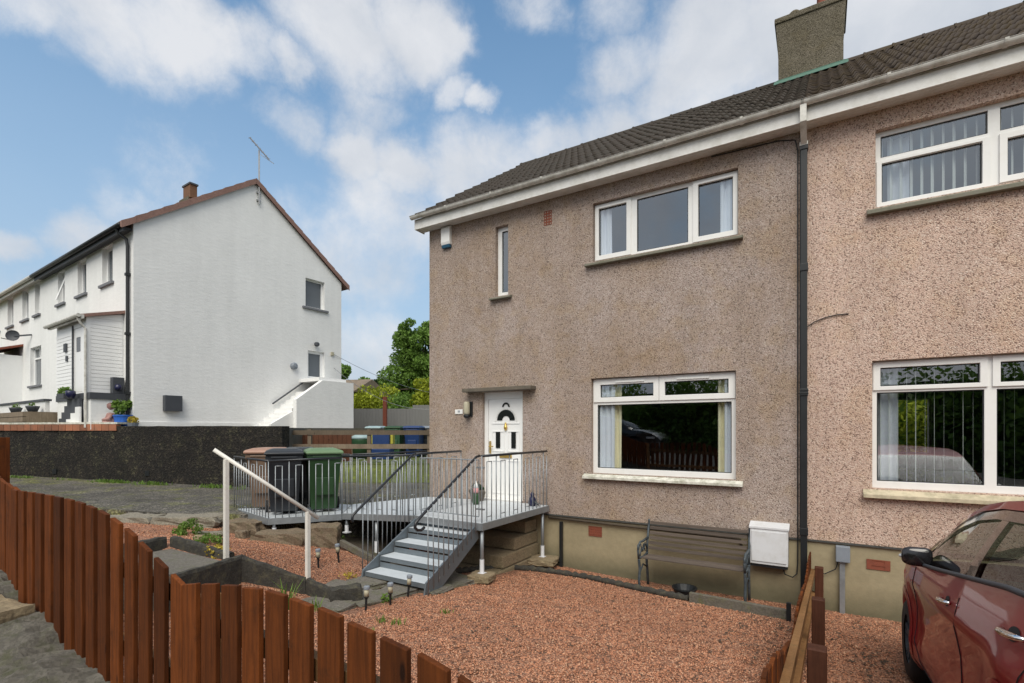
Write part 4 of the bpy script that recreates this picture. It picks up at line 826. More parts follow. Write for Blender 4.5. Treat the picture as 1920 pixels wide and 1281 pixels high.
# aerial
mb = MB(GX); mb.tube([(3.42,.06,9.75),(3.42,.06,11.50)], .024, 6); mb.bar((3.15,.0,11.80),(3.72,.12,11.32),.03)
for k in range(7):
    t = k/6; p = Vector((3.15+.57*t, .12*t, 11.80-.48*t)); mb.bar(p+Vector((-.10,.12,-.10)), p+Vector((.10,-.12,.10)), .016)
mb.bar((3.60,-.15,11.5),(3.78,.3,11.15),.018); mb.box(3.36,3.48,0,.06,9.85,9.9); mb.box(3.36,3.48,0,.06,10.1,10.15)
build(mb, 'tv_aerial', MT['aluminium'], wh)
# entrance porch
PV = .80
mb = MB(SX); mb.panel(.68, 3.15, 3.42, 5.42, [(1.02,1.72,3.46,5.2)], PV-.06, PV)
k = 3.44
while k < 5.1: mb.box(1.76, 3.13, PV+.002, PV+.016, k, k+.085); k += .1
mb.box(.68,.74,0,PV-.06,3.42,5.42); mb.box(3.09,3.15,0,PV-.06,3.42,5.42)
k = 3.44
while k < 5.3: mb.box(.664,.678, .03, PV-.03, k, k+.088); k += .1
mb.box(.655,.75,PV-.07,PV+.02,2.5,5.45); mb.add([(.67,0,5.42),(.67,PV,5.42),(.67,0,5.62),(.74,0,5.42),(.74,PV,5.42),(.74,0,5.62)], [(0,1,2),(5,4,3),(1,4,5,2)])
po = build(mb, 'porch', MT['upvc_grey'], wh)
mb = MB(SX); mb.panel(1.03,1.71,3.47,5.19,[(1.2,1.54,4.55,4.95)],PV-.05,PV-.01); pd = build(mb, 'porch_door', MT['door_white'], po)
mb = MB(SX); mb.box(1.22,1.52,PV-.03,PV-.015,4.56,4.94); build(mb, 'door_glazing', MT['door_glass'], pd)
mb = MB(SX); mb.box(1.72,1.76,PV-.02,PV+.03,3.46,5.3); mb.box(2.15,2.35,PV+.01,PV+.06,4.62,4.85); mb.box(2.1,2.22,PV+.01,PV+.05,4.35,4.5); build(mb, 'porch_fittings', MT['anthracite'], po)
mb = MB(SX); mb.add([(.55,PV+.18,5.44),(3.28,PV+.18,5.44),(3.28,0,5.72),(.55,0,5.72),(.55,PV+.18,5.36),(3.28,PV+.18,5.36),(3.28,0,5.64),(.55,0,5.64)], [(0,1,2,3),(7,6,5,4),(0,4,5,1),(1,5,6,2),(3,7,4,0)]); build(mb, 'porch_roof', MT['roof_red'], po)
mb = MB(SX); mb.tube([(.5,PV+.22,5.40),(3.32,PV+.22,5.40)], .05, 8); mb.box(.52,3.3,PV+.10,PV+.17,5.33,5.43); mb.tube([(.62,PV+.22,5.36),(.62,PV+.14,5.2),(.62,PV+.05,5.1),(.62,PV+.05,2.5)], .03, 8); build(mb, 'porch_gutter', MT['gutter'], po)
mb = MB(SX); mb.box(.44,3.13,0,PV-.01,2.45,3.25); build(mb, 'porch_base', MT['white_render'], po)
mb = MB(SX); mb.box(.40,3.17,0,PV+.02,3.25,3.42); build(mb, 'porch_sill', MT['anthracite'], po)
mb = MB(SX); mb.box(.96,1.95,PV+.022,.88,2.45,3.28)
for k in range(4): mb.box(1.952+.24*k,1.952+.24*(k+1)-.002,PV-.2 if k else PV+.022,.88,2.45,3.10-.17*k)
build(mb, 'porch_steps', MT['anthracite'], po)
mb = MB(SX)
for k in range(4): mb.box(.80+.36*k,.80+.36*(k+1)-.002,.883,.92,2.45,3.05-.16*k)
build(mb, 'step_cheek', MT['white_render'], po)
# second porch at the frame edge
mb = MB(SX); mb.box(10.6,13.2,0,1.1,2.45,5.3); po2 = build(mb, 'porch', MT['upvc_grey'], wh2)
mb = MB(SX); mb.add([(10.45,1.3,5.32),(13.3,1.3,5.32),(13.3,0,5.75),(10.45,0,5.75),(10.45,1.3,5.24),(13.3,1.3,5.24),(13.3,0,5.67),(10.45,0,5.67)], [(0,1,2,3),(7,6,5,4),(0,4,5,1),(1,5,6,2),(3,7,4,0)]); build(mb, 'porch_roof', MT['terracotta'], po2)
mb = MB(SX); mb.lathe([(.02,0),(.12,.03),(.2,.09),(.24,.17)], 18, (0,0,0)); R_ = Matrix.Rotation(rad(-75),4,'X')
mb = MB(); 
for (r_, z_) in ((.0,0),): pass
dish = MB(SX); base = Vector((9.75,.42,5.92))
prof = [(.01,0),(.08,.01),(.15,.035),(.205,.07)]; rot = Vector((-.85,.5,.12)).to_track_quat('Z', 'Y').to_matrix()
vs = []
for r_, z_ in prof:
    for k in range(18): vs.append(tuple(base+rot @ Vector((r_*math.cos(k*math.pi/9), r_*math.sin(k*math.pi/9), z_))))
dish.add(vs, [(i*18+k,i*18+(k+1)%18,(i+1)*18+(k+1)%18,(i+1)*18+k) for i in range(3) for k in range(18)]+[tuple(range(18))])
dish.bar((9.75,.4,5.92),(9.3,.02,5.98),.05); dish.bar((9.75,.4,5.75),(9.75,.75,5.80),.025)
build(dish, 'satellite_dish', MT['anthracite'], wh2)
# side stair block with sloped parapet
mb = MB(GX); SB = [(3.95,2.3),(3.95,3.42),(4.9,4.10),(6.16,4.10),(6.16,2.3)]
mb.add([(u,1.3,z) for u, z in SB]+[(u,1.12,z) for u, z in SB], [(0,1,2,3,4),(9,8,7,6,5)]+[(i,(i+1)%5,5+(i+1)%5,5+i) for i in range(5)])
mb.box(5.982,6.16,0,1.118,2.3,4.098); mb.box(4.9,5.98,0,1.118,4.10,4.22)
n_ = 9
for k in range(n_): mb.box(3.25+.183*k, 3.25+.183*(k+1), 0, 1.0, 2.3, 2.55+.15*k)
mb.add([(3.2,1.0,2.3),(3.2,1.118,2.3),(3.2,1.118,2.62),(3.2,1.0,2.62),(3.949,1.0,2.3),(3.949,1.118,2.3),(3.949,1.118,3.05),(3.949,1.0,3.05)], [(0,1,2,3),(7,6,5,4),(0,4,5,1),(1,5,6,2),(2,6,7,3),(3,7,4,0)])
build(mb, 'side_steps', MT['white_render'], wh, merge='norm')
mb = MB(GX); mb.tube([(3.87,.08,3.31),(5.12,.08,4.20)], .028, 8)
for t in (.15,.8): mb.tube([(3.87+1.25*t,0,3.28+.89*t),(3.87+1.25*t,.08,3.31+.89*t)], .014, 6)
build(mb, 'steps_handrail', MT['anthracite'], wh)

# things in front of the white house
def foliage(n, clumps, size, seed=1, flat=1.0):
    r = np.random.default_rng(seed); C = np.array([c[:3] for c in clumps], float); Rr = np.array([c[3:6] if len(c) > 5 else (c[3],)*3 for c in clumps], float)
    w_ = (Rr[:,0]*Rr[:,1]+Rr[:,2]*Rr[:,1]); w_ = w_/w_.sum(); idx = r.choice(len(C), n, p=w_)
    d = r.normal(size=(n,3)); d /= np.linalg.norm(d, axis=1)[:,None]; rad_ = r.uniform(.45,1.08,n)**.6
    P = C[idx]+d*Rr[idx]*rad_[:,None]
    a = r.normal(size=(n,3)); a /= np.linalg.norm(a, axis=1)[:,None]; b = np.cross(a, r.normal(size=(n,3))); b /= np.linalg.norm(b, axis=1)[:,None]
    s = size*r.uniform(.55,1.3,n)[:,None]; V = np.stack([P-a*s, P+b*s*.5, P+a*s, P-b*s*.5], 1).reshape(-1,3)
    return V
def leafobj(V, name, mat, parent, **kw):
    me = bpy.data.meshes.new(name); I = np.array(WM[parent].inverted()) if parent else np.eye(4); V = V @ I[:3,:3].T+I[:3,3]; n = len(V)//4
    me.vertices.add(len(V)); me.vertices.foreach_set('co', V.ravel()); me.loops.add(len(V)); me.loops.foreach_set('vertex_index', np.arange(len(V)))
    me.polygons.add(n); me.polygons.foreach_set('loop_start', np.arange(0,len(V),4)); me.polygons.foreach_set('loop_total', np.full(n,4)); me.update(); me.validate()
    me.materials.append(mat); o = bpy.data.objects.new(name, me); COL.objects.link(o)
    if parent: o.parent = parent
    WM[o] = WM[parent] if parent else Matrix.Identity(4); return props(o, **kw)
def sxp(u, v, z): return Vector(SX(u, v, z))
along0 = lambda px, t: Vector((ray(px,807).x*t, ray(px,807).y*t, 2.5))
p = along0(231, 13.45)
t = empty('potted_plant', p, 'leafy green plant in a bright blue tub by the white gable corner', 'plant')
mb = MB(); mb.lathe([(.17,0),(.21,.30),(.225,.30),(.225,.34),(.19,.34)], 18); build(mb, 'tub', MT['blue_tub'], t, local=True, smooth=False)
cl = [(random.uniform(-.15,.15),random.uniform(-.15,.15),.40+random.uniform(0,.26),.10) for _ in range(9)]
V = foliage(420, cl, .06, 3); I = np.array(WM[t]); V = V @ I[:3,:3].T+I[:3,3]; leafobj(V, 'leaves', MT['leaf_weed'], t)
p = along0(249, 13.3)
t = empty('potted_plant', p, 'small yellow green plant in a low pot beside the bright blue tub', 'plant')
mb = MB(); mb.lathe([(.10,0),(.14,.13),(.12,.13)], 12); build(mb, 'pot', MT['grey_box'], t, local=True)
V = foliage(140, [(0,0,.18,.12)], .05, 5); I = np.array(WM[t]); V = V @ I[:3,:3].T+I[:3,3]; leafobj(V, 'leaves', MT['leaf_yelweed'], t)
# seated stone figure
p = along0(205, 13.5)
mb = MB()
mb.lathe([(.20,0),(.24,.06),(.20,.18),(.15,.30),(.13,.38),(.07,.42),(.09,.46),(.13,.54),(.13,.62),(.08,.70),(.02,.72)], 16, tuple(p))
for s in (-1,1): mb.tube([p+Vector((s*.13,0,.34)), p+Vector((s*.19,-.08,.24)), p+Vector((s*.07,-.17,.20))], [.055,.05,.04]); mb.tube([p+Vector((s*.10,-.05,.10)), p+Vector((s*.20,-.16,.11)), p+Vector((-s*.02,-.24,.06))], [.08,.07,.05])
build(mb, 'garden_statue', MT['pink_stone'], smooth=True, label='pinkish weathered seated stone figure beside the blue tub', cat='statue')
p = sxp(.75, .55, 3.425)
t = empty('lantern_box', sxp(.42,.72,3.425), 'dark blue box lantern standing on the ledge beside the porch', 'lantern')
mb = MB(SX); mb.box(.43,.62,.06,.32,3.423,3.86); build(mb, 'case', MT['anthracite'], t, bevel=.01)
mb = MB(SX); mb.lathe([(.02,0),(.07,.02),(.09,.08),(.07,.15),(.02,.17)], 12, (.43,.20,3.50)); build(mb, 'blue_globe', MT['navy'], t, smooth=True)
t.location = sxp(.42,.72,3.425)
t = empty('flower_pot', sxp(1.2,PV+.2,3.28), 'dark blue glazed pot at the top of the porch steps', 'pot'); mb = MB(); mb.lathe([(.06,0),(.11,.08),(.11,.18),(.09,.2)], 14); build(mb, 'pot', MT['navy'], t, local=True, smooth=True)
t = empty('flower_trough', sxp(1.75,PV+.18,3.28), 'low dark trough of leafy plants at the porch door', 'planter'); mb = MB(); mb.box(-.25,.25,-.1,.1,0,.14); build(mb, 'trough', MT['anthracite'], t, local=True)
V = foliage(200, [(-.12,0,.2,.12),(.12,0,.2,.12)], .045, 9); I = np.array(WM[t]); V = V @ I[:3,:3].T+I[:3,3]; leafobj(V, 'leaves', MT['leaf_tree'], t)
t = empty('garden_planter', sxp(5.6,1.9,2.5), 'long grey timber planter wall below the white terrace', 'planter')
mb = MB(SX)
for k in range(3): mb.box(3.3,14,1.42,1.5,2.52+.15*k,2.655+.15*k)
mb.box(3.3,3.38,.1,1.42,2.5,2.96); build(mb, 'boards', MT['oldwood'], t)
mb = MB(SX); mb.box(3.38,14,.1,1.42,2.5,2.92); build(mb, 'soil', MT['conc_top'], t)
t = empty('low_wall', sxp(7,1.2,2.9), 'low white wall with dark coping above the timber planter', 'wall')
mb = MB(SX); mb.box(3.4,14,.9,1.0,2.925,3.28); build(mb, 'wall', MT['white_render'], t)
mb = MB(SX); mb.box(3.36,14,.86,1.04,3.28,3.34); build(mb, 'coping', MT['anthracite'], t)
for i, (u, lab) in enumerate(((3.62,'dark pot at the near end of the low white wall'),(5.4,'small dark green pot in front of the middle of the low white wall'),(8.6,'green pot in front of the low white wall at the left edge'))):
    t = empty('flower_pot', sxp(u,1.22,2.93), lab, 'pot', 'pots along the low white wall'); mb = MB(); mb.lathe([(.09,0),(.15,.16),(.16,.2),(.13,.2)], 14); build(mb, 'pot', MT['anthracite' if i != 2 else 'bin_far_green'], t, local=True, smooth=True)
    V = foliage(60, [(0,0,.22,.09)], .04, 20+i); I = np.array(WM[t]); V = V @ I[:3,:3].T+I[:3,3]; leafobj(V, 'leaves', MT['leaf_weed'], t)

# dark retaining wall
wa, wb = Vector((-19.3,4.28,0)), Vector((-11.04,7.42,0)); wd = (wb-wa).normalized(); wn_ = Vector((wd.y,-wd.x,0)); WL = (wb-wa).length
RX = lambda u, v, z: tuple(wb-wd*u+wn_*v+Vector((0,0,z)))
t = empty('retaining_wall', tuple(wb-wd*4+Vector((0,0,1))), 'long blackened harled retaining wall topped with bricks at its left half', 'wall')
mb = MB(RX); nU = 60
vs = []
for j in range(9):
    for i in range(nU+1): vs.append((WL*1.6*i/nU, .0+random.uniform(-.018,.018), .75+(2.53-.75)*j/8+(0 if j < 8 else random.uniform(-.012,.012))))
mb.add(vs, [(j*(nU+1)+i,j*(nU+1)+i+1,(j+1)*(nU+1)+i+1,(j+1)*(nU+1)+i) for j in range(8) for i in range(nU)])
mb.add([(WL*1.6*i/nU,-.28,2.535) for i in range(nU+1)]+[vs[8*(nU+1)+i] for i in range(nU+1)], [(i,i+1,nU+2+i,nU+1+i) for i in range(nU)])
mb.add([vs[j*(nU+1)] for j in range(9)]+[(0,-.28,vs[j*(nU+1)][2]) for j in range(9)], [(j,j+1,9+j+1,9+j) for j in range(8)])
build(mb, 'wall', MT['dark_wall'], t, merge=False, smooth=True)
# brick course
bm_ = MB(RX); k = 4.75
while k < WL*1.6:
    bm_.box(k, k+.215, -.10, .03, 2.42+random.uniform(-.004,.004), 2.585+random.uniform(-.005,.005)); k += .228
build(bm_, 'brick_coping', M('old_red_brick', (.30,.115,.06), .85, .2, 9, .004, 50, island=.35, dirt=(.14,.09,.06), damt=.5, dsc=6), t)
mb = MB(RX); mb.box(4.72, WL*1.6, -.30, .02, 2.592, 2.64); build(mb, 'coping_slab', MT['sill_white'], t)
mb = MB(RX)
for u in (3.75,6.65):
    mb = MB(RX); mb.box(u,u+.13,-.01,.024,1.27,1.40); build(mb, 'weep_hole', MT['black_plastic'], t)

# ranch fence above the drive
fa, fb = Vector((-12.85,8.75,0)), Vector((-7.6,11.95,0)); fd = (fb-fa).normalized()
t = empty('ranch_fence', tuple((fa+fb)/2+Vector((0,0,1.4))), 'weathered grey two-rail timber fence between the drive and the bins', 'fence')
for z in (2.32, 1.93):
    mb = MB(); mb.bar(fa+Vector((0,0,z+.045)), fb+Vector((0,0,z+.045)), .03, .13); build(mb, 'rail', MT['oldwood'], t)
for s_ in (.62, 2.3, 4.0, 5.7):
    q = fa+fd*s_; mb = MB(); mb.obox(q+Vector((0.0,.07,1.88)), .10, .10, 1.15, math.atan2(fd.y,fd.x)); build(mb, 'post', MT['oldwood'], t)
mb = MB(); A_, B_ = Vector((-13.3,9.35,0)), Vector((-12.0,10.35,0)); n_ = 12
for k in range(n_):
    q = A_.lerp(B_, (k+.5)/n_); mb.obox(q+Vector((0,0,1.93+random.uniform(-.02,.02))), .13, .03, .88, math.atan2(B_.y-A_.y,B_.x-A_.x))
build(mb, 'board_fence', wood('red_brown_boards', (.11,.045,.025), .3), label='low red brown board fence behind the ranch fence near the white steps', cat='fence')

# bins and boxes behind the ranch fence
def wheelie(name, loc, rz, mb_, ml, label, cat='wheelie bin', group=None):
    t = empty(name, loc, label, cat, group, rz)
    b = MB(); 
    def sec(w, d, z, oy=0): return [(-w/2,-d/2+oy,z),(w/2,-d/2+oy,z),(w/2,d/2+oy,z),(-w/2,d/2+oy,z)]
    lv = [(.40,.46,.05,.03),(.42,.48,.10,.03),(.52,.62,.88,0),(.56,.66,.90,0),(.56,.66,.985,0)]; vs = []
    for w_, d_, z_, oy in lv: vs += sec(w_, d_, z_, oy)
    b.add(vs, [(3,2,1,0),(16,17,18,19)]+[(i*4+j,i*4+(j+1)%4,(i+1)*4+(j+1)%4,(i+1)*4+j) for i in range(4) for j in range(4)])
    b.box(-.15,.15,-.30,-.27,.30,.60); b.box(-.2,.2,-.345,-.325,.93,.97)
    build(b, 'body', mb_, t, local=True, bevel=.015)
    l = MB(); vs = sec(.58,.72,.99,-.005)+sec(.60,.74,1.02,-.005)+sec(.56,.68,1.055,0)+sec(.38,.50,1.085,.02); l.add(vs, [(3,2,1,0),(12,13,14,15)]+[(i*4+j,i*4+(j+1)%4,(i+1)*4+(j+1)%4,(i+1)*4+j) for i in range(3) for j in range(4)])
    l.tube([(-.24,.37,1.02),(.24,.37,1.02)], .022); build(l, 'lid', ml, t, local=True, bevel=.012)
    for s in (-1,1):
        w_ = MB(); w_.add(*wheel_mesh(s*.27, .22, .10, .10, .05)); build(w_, 'wheel', MT['wheel'], t, local=True)
    return t
def wheel_mesh(x, y, z, r, w, n=18):
    vs = [(x+sx*w/2, y+r*math.cos(2*math.pi*k/n), z+r*math.sin(2*math.pi*k/n)) for sx in (-1,1) for k in range(n)]
    return vs, [tuple(range(n)), tuple(range(2*n-1,n-1,-1))]+[(k,n+k,n+(k+1)%n,(k+1)%n) for k in range(n)]
def along(px, t): d = ray(px, 807); return Vector((d.x*t, d.y*t, 0))
rz0 = rad(25)
for px, t_, a, b, lab in ((706,18.2,'bin_far_green','pale_blue','wheelie bin with pale lid behind the ranch fence, left of the row'),
                          (742,18.0,'bin_far_green','bin_green','dark green wheelie bin in the middle of the row behind the ranch fence'),
                          (768,18.4,'bin_black','navy','black wheelie bin left of the blue one behind the ranch fence'),
                          (777,17.4,'bin_blue','bin_blue','bright blue wheelie bin behind the ranch fence beside the house corner'),
                          (799,18.0,'bin_black','grey_box','dark wheelie bin half hidden by the brown house corner')):
    q = along(px, t_); wheelie('wheelie_bin', (q.x,q.y,1.5), rz0, MT[a], MT[b], lab, group='bins behind the ranch fence')
q = along(660, 17.0); mb = MB(); mb.obox((q.x,q.y,1.95), .9, .7, .8, rz0); mb.obox((q.x,q.y,2.36), .94, .74, .05, rz0)
build(mb, 'wooden_planter', MT['oldwood'], label='brown wooden box behind the ranch fence next to the white steps', cat='planter')
q = along(679, 16.5); t = empty('storage_tub', (q.x,q.y,1.5), 'dark green round tub with pale blue lid behind the ranch fence', 'tub'); mb = MB(); mb.lathe([(.28,0),(.34,.6),(.35,.65)], 18); build(mb, 'tub', MT['bin_far_green'], t, local=True, smooth=True)
mb = MB(); mb.lathe([(.36,.65),(.34,.72),(.2,.80),(.02,.83)], 18); build(mb, 'lid', MT['pale_blue'], t, local=True, smooth=True)
q = along(718, 16.2); t = empty('recycling_box', (q.x,q.y,1.5), 'blue recycling box with yellow handles hung behind the ranch fence', 'box', rz=rz0); mb = MB(); mb.box(-.28,.28,-.2,.2,.35,.85); mb.box(-.3,.3,-.22,.22,.0,.34); build(mb, 'box', MT['bin_blue'], t, local=True, bevel=.02)
mb = MB(); mb.box(-.36,-.285,-.1,.1,.5,.8); mb.box(.285,.36,-.1,.1,.5,.8); build(mb, 'handle', MT['lime'], t, local=True)
# grey fence at the back
ga_, gb_ = Vector((-20.6,16.6,0)), Vector((-14.6,20.2,0))
t = empty('grey_board_fence', tuple((ga_+gb_)/2+Vector((0,0,1.5))), 'grey painted board fence far behind the bins', 'fence')
mb = MB(); n_ = 46
for k in range(n_):
    q = ga_.lerp(gb_, (k+.5)/n_); top = 3.50 if k < 26 else 3.68
    mb.obox(q+Vector((0,0,(1.4+top)/2)), .148, .02, top-1.4, math.atan2(gb_.y-ga_.y,gb_.x-ga_.x))
build(mb, 'boards', MT['grey_fence'], t)
q = along(722, 23.5); mb = MB(); mb.obox((q.x,q.y,2.75), .16, .16, 2.5, rz0); build(mb, 'wooden_post', MT['terracotta'], label='reddish brown upright post in front of the grey board fence', cat='post')
# distant outbuilding with tiled roof
q = along(672, 29); t = empty('garden_building', (q.x-1.2,q.y,1.5), 'small brown tiled outbuilding showing beyond the white steps', 'building', rz=rad(20))
mb = MB(); mb.box(-2.2,1.5,-2,2,0,3.1); build(mb, 'wall', MT['sandstone'], t, local=True)
mb = MB(); mb.add([(-2.5,-2.4,3.0),(1.9,-2.4,3.0),(1.9,2.4,3.0),(-2.5,2.4,3.0),(-2.4,0,3.9),(1.8,0,3.9)], [(0,1,5,4),(1,2,5),(2,3,4,5),(3,0,4),(0,3,2,1)]); build(mb, 'roof', MT['oldwood'], t, local=True)

# trees
def tree(name, base, hgt, clumps, n, size, mat, label, cat='tree', seed=1, trunk=.2, group=None):
    t = empty(name, base, label, cat, group); b = Vector(base); r = random.Random(seed)
    mb = MB(); top = b+Vector((0,0,hgt*.75)); mb.tube([b+Vector((0,0,-.3)), b+Vector((.1,0,hgt*.3)), b+Vector((-.05,.1,hgt*.55)), top], [trunk,trunk*.75,trunk*.5,trunk*.15], 8)
    for k in range(min(10, len(clumps))):
        c = clumps[r.randrange(len(clumps))]; z = r.uniform(.25,.6)*hgt; s_ = b+Vector((0,0,z)); e_ = b+Vector((c[0],c[1],max(c[2],z-b.z*0+.3))); mb.tube([s_, s_.lerp(e_,.5)+Vector((0,0,.1*hgt*.3)), e_], [trunk*.4,trunk*.25,.02], 6)
    build(mb, 'trunk', MT['bark'], t, smooth=True)
    V = foliage(n, [(b.x+c[0],b.y+c[1],b.z+c[2])+tuple(c[3:]) for c in clumps], size, seed); leafobj(V, 'crown', mat, t)
    return t
def cl_ball(n, R_, H0, H1, rmin, rmax, seed, taper=0):
    r = random.Random(seed); out = []
    for _ in range(n):
        z = r.uniform(H0, H1); f = 1-taper*((z-H0)/(H1-H0)); a = r.uniform(0,6.28); q = R_*f*math.sqrt(r.uniform(0,1))
        s = r.uniform(rmin, rmax)*(.6+.4*f); out.append((q*math.cos(a), q*math.sin(a), z, s, s, s*.8))
    return out
q = along(798, 34); tree('broadleaf_tree', (q.x,q.y,1.5), 9, cl_ball(46, 2.6, 2.2, 7.6, .55, 1.05, 4, .45)+cl_ball(70, 3.3, 1.6, 8.2, .3, .6, 44, .5)+cl_ball(26, 2.9, 1.2, 5.5, .7, 1.1, 45, .2), 60000, .11, MT['leaf_tree'], 'tall full green broadleaf tree rising behind the house corner', seed=4, trunk=.3)
q = along(803, 27); tree('golden_conifer', (q.x,q.y,1.5), 4, cl_ball(24, .9, .6, 3.6, .4, .7, 5, .5), 9000, .10, MT['leaf_yel'], 'yellow green bushy conifer in front of the tall tree by the house corner', seed=5, trunk=.12)
q = along(703, 27.5); tree('round_shrub', (q.x,q.y,1.5), 3, cl_ball(26, 1.1, .4, 3.0, .5, .8, 6, .2), 9000, .10, MT['leaf_yel'], 'rounded golden green shrub above the left part of the grey fence', 'shrub', seed=6, trunk=.1)
q = along(735, 26.5); tree('round_shrub', (q.x,q.y,1.5), 3, cl_ball(20, .9, .4, 2.6, .5, .8, 7, .2), 7000, .10, MT['leaf_tree'], 'darker green shrub between the golden shrub and the tall tree', 'shrub', seed=7, trunk=.1)
q = along(646, 52); tree('broadleaf_tree', (q.x,q.y,1.5), 8, cl_ball(16, 1.6, 2, 7.4, .7, 1.1, 8, .5), 5000, .22, MT['leaf_tree'], 'distant green tree just beyond the white gable edge', seed=8)
q = along(670, 55); tree('broadleaf_tree', (q.x,q.y,1.5), 7, cl_ball(20, 2.2, 2, 6.6, .8, 1.2, 9, .4), 6000, .22, MT['leaf_tree'], 'distant rounded green tree above the tiled outbuilding', seed=9)
q = along(703, 50); tree('dark_conifer', (q.x,q.y,1.5), 6, cl_ball(14, 1.0, 1, 5.6, .5, .9, 10, .6), 4500, .18, MT['leaf_dark'], 'small dark pointed conifer far off above the golden shrub', seed=10)
q = along(760, 45); tree('dark_conifer', (q.x,q.y,1.5), 6, cl_ball(24, 2.6, 1, 4.6, .8, 1.2, 12, .4), 6000, .2, MT['leaf_dark'], 'dark low conifer in the background left of the tall tree', seed=12)
# green hedge seen through the pink house's rear window
t = empty('garden_hedge', (3,20,1.5), 'sunlit green hedge glimpsed through the ground floor room of the pink house', 'hedge')
leafobj(foliage(9000, [(3+random.uniform(-3,3),20+random.uniform(-.3,.3),1.5+random.uniform(0,2.6),.6) for _ in range(60)], .10, 31), 'leaves', MT['leaf_yel'], t)
mb = MB(); mb.box(-.5,6.5,20.2,20.5,1.3,3.6); build(mb, 'stems', MT['leaf_tree'], t)
# overhead cables
mb = MB()
def cable(a, b, sag, r_=.008):
    a = Vector(a); b = Vector(b); mb.tube([a.lerp(b, k/12)+Vector((0,0,-sag*4*(k/12)*(1-k/12))) for k in range(13)], r_, 5)
cable(GX(6.22,.05,5.26), tuple(ray(830,740)*24+Vector((0,0,2.43))), .25)
build(mb, 'overhead_cable', MT['aluminium'], label='thin upper cable running from the white gable past the tall tree', cat='cable')
mb = MB(); cable(GX(6.3,.0,4.75), tuple(ray(830,765)*20+Vector((0,0,2.43))), .55)
build(mb, 'overhead_cable', MT['aluminium'], label='sagging lower cable crossing in front of the golden shrub', cat='cable')

# ------------------------------------------------------------------ wheelie bins on the steel platform
def pz(z): return z
wheelie('wheelie_bin', (-7.40,5.75,1.035), rad(58), MT['bin_green'], MT['bin_green_lid'], 'green wheelie bin at the right end of the steel platform', group='bins on the steel platform')
wheelie('wheelie_bin', (-7.74,5.24,1.035), rad(56), MT['bin_black'], MT['bin_black'], 'black wheelie bin at the front corner of the steel platform', group='bins on the steel platform')
wheelie('wheelie_bin', (-8.12,5.80,1.035), rad(52), MT['bin_black'], MT['bin_black'], 'black wheelie bin tucked behind the other black one', group='bins on the steel platform')
wheelie('wheelie_bin', (-8.42,5.40,1.035), rad(38), MT['bin_brown'], MT['bin_brown_lid'], 'brown wheelie bin at the left end of the steel platform', group='bins on the steel platform')

# ------------------------------------------------------------------ steel access platform, landing and steps
ZL = 1.10
ac = empty('access_stair', (-5.0,6.2,.3), 'galvanised steel landing, ramp platform and steps in front of the white door', 'steel steps')
def deck(poly, zt, name, th=.03, fr=.10):
    n = len(poly); z = zt if isinstance(zt, list) else [zt]*n
    mb = MB(); mb.prism(poly, [a-th for a in z], z); d = build(mb, name, MT['galv_tread'], ac)
    mb = MB(); c = Vector((sum(p[0] for p in poly)/n, sum(p[1] for p in poly)/n, 0))
    for i in range(n):
        a = Vector((*poly[i],0)); b = Vector((*poly[(i+1)%n],0)); e = (b-a).normalized()*.0
        a2 = a+(a-c).normalized()*.012; b2 = b+(b-c).normalized()*.012
        mb.bar((a2.x,a2.y,z[i]-fr/2-.004), (b2.x,b2.y,z[(i+1)%n]-fr/2-.004), .03, fr)
    build(mb, 'edge_beam', MT['galv'], d); return d
LA = [(-5.42,5.93),(-4.13,5.90),(-4.12,7.93),(-5.42,7.93)]
deck(LA, ZL, 'landing')
PA, PB, PC, PD = (-7.50,4.80), (-6.84,5.72), (-7.55,6.45), (-9.05,5.13)
deck([(-6.84,5.72),(-5.45,5.93),(-5.45,7.93),(-6.88,7.93),(-7.5,6.5)], [1.04,ZL-.004,ZL-.004,1.06,1.04], 'walkway')
deck([PA, (-6.86,5.69), (-7.53,6.48), (-9.0,6.3), PD], 1.03, 'bin_platform')
def railing(p0, p1, zb0, zb1, zt0, zt1, sp=.145, ends=(1,1), rail=True, rr=.019, hoop=True, low=.03):
    a = Vector((p0[0],p0[1],0)); b = Vector((p1[0],p1[1],0)); ln = (b-a).length; n = max(2, int(round(ln/sp))); mb = MB()
    pt = lambda t, z0, z1, dz=0: Vector((a.x+(b.x-a.x)*t, a.y+(b.y-a.y)*t, z0+(z1-z0)*t+dz))
    for k in range(n+1):
        t = k/n; full = k % 3 == 0
        mb.tube([pt(t,zb0,zb1,-low), pt(t,zt0,zt1,0 if full else -.085)], .0075 if not full else .0085, 6)
    for k in range(0, n, 3):
        if k+2 <= n:
            mb.tube([pt((k+1)/n,zt0,zt1,-.088), pt((k+2)/n,zt0,zt1,-.088)], .0075, 6)
            mb.tube([pt((k+1)/n,zb0,zb1,.07), pt((k+2)/n,zb0,zb1,.07)], .0075, 6)
    o = build(mb, 'balusters', MT['galv'], ac, smooth=True, merge=False)
    if rail:
        mb = MB(); mb.tube([pt(0,zt0,zt1), pt(1,zt0,zt1)], rr, 10); build(mb, 'handrail', MT['rail_black'], o, smooth=True)
    return o
railing((-4.14,5.92), (-4.13,7.90), ZL, ZL, 2.06, 2.06, .125)
railing((-5.43,5.95), (-5.43,7.12), ZL, ZL, 2.06, 2.06, .125)
railing((-6.86,5.72), (-5.46,5.93), 1.05, ZL, 1.99, 2.04, .10)
railing(PA, (-6.86,5.70), 1.03, 1.03, 1.94, 1.97, .10); railing(PD, PA, 1.03, 1.03, 1.95, 1.94, .12)
railing((-9.0,6.32), (-7.6,6.52), 1.03, 1.03, 1.95, 1.97, .12); railing((-7.55,6.52), (-6.9,7.9), 1.04, 1.06, 1.97, 2.0, .12)
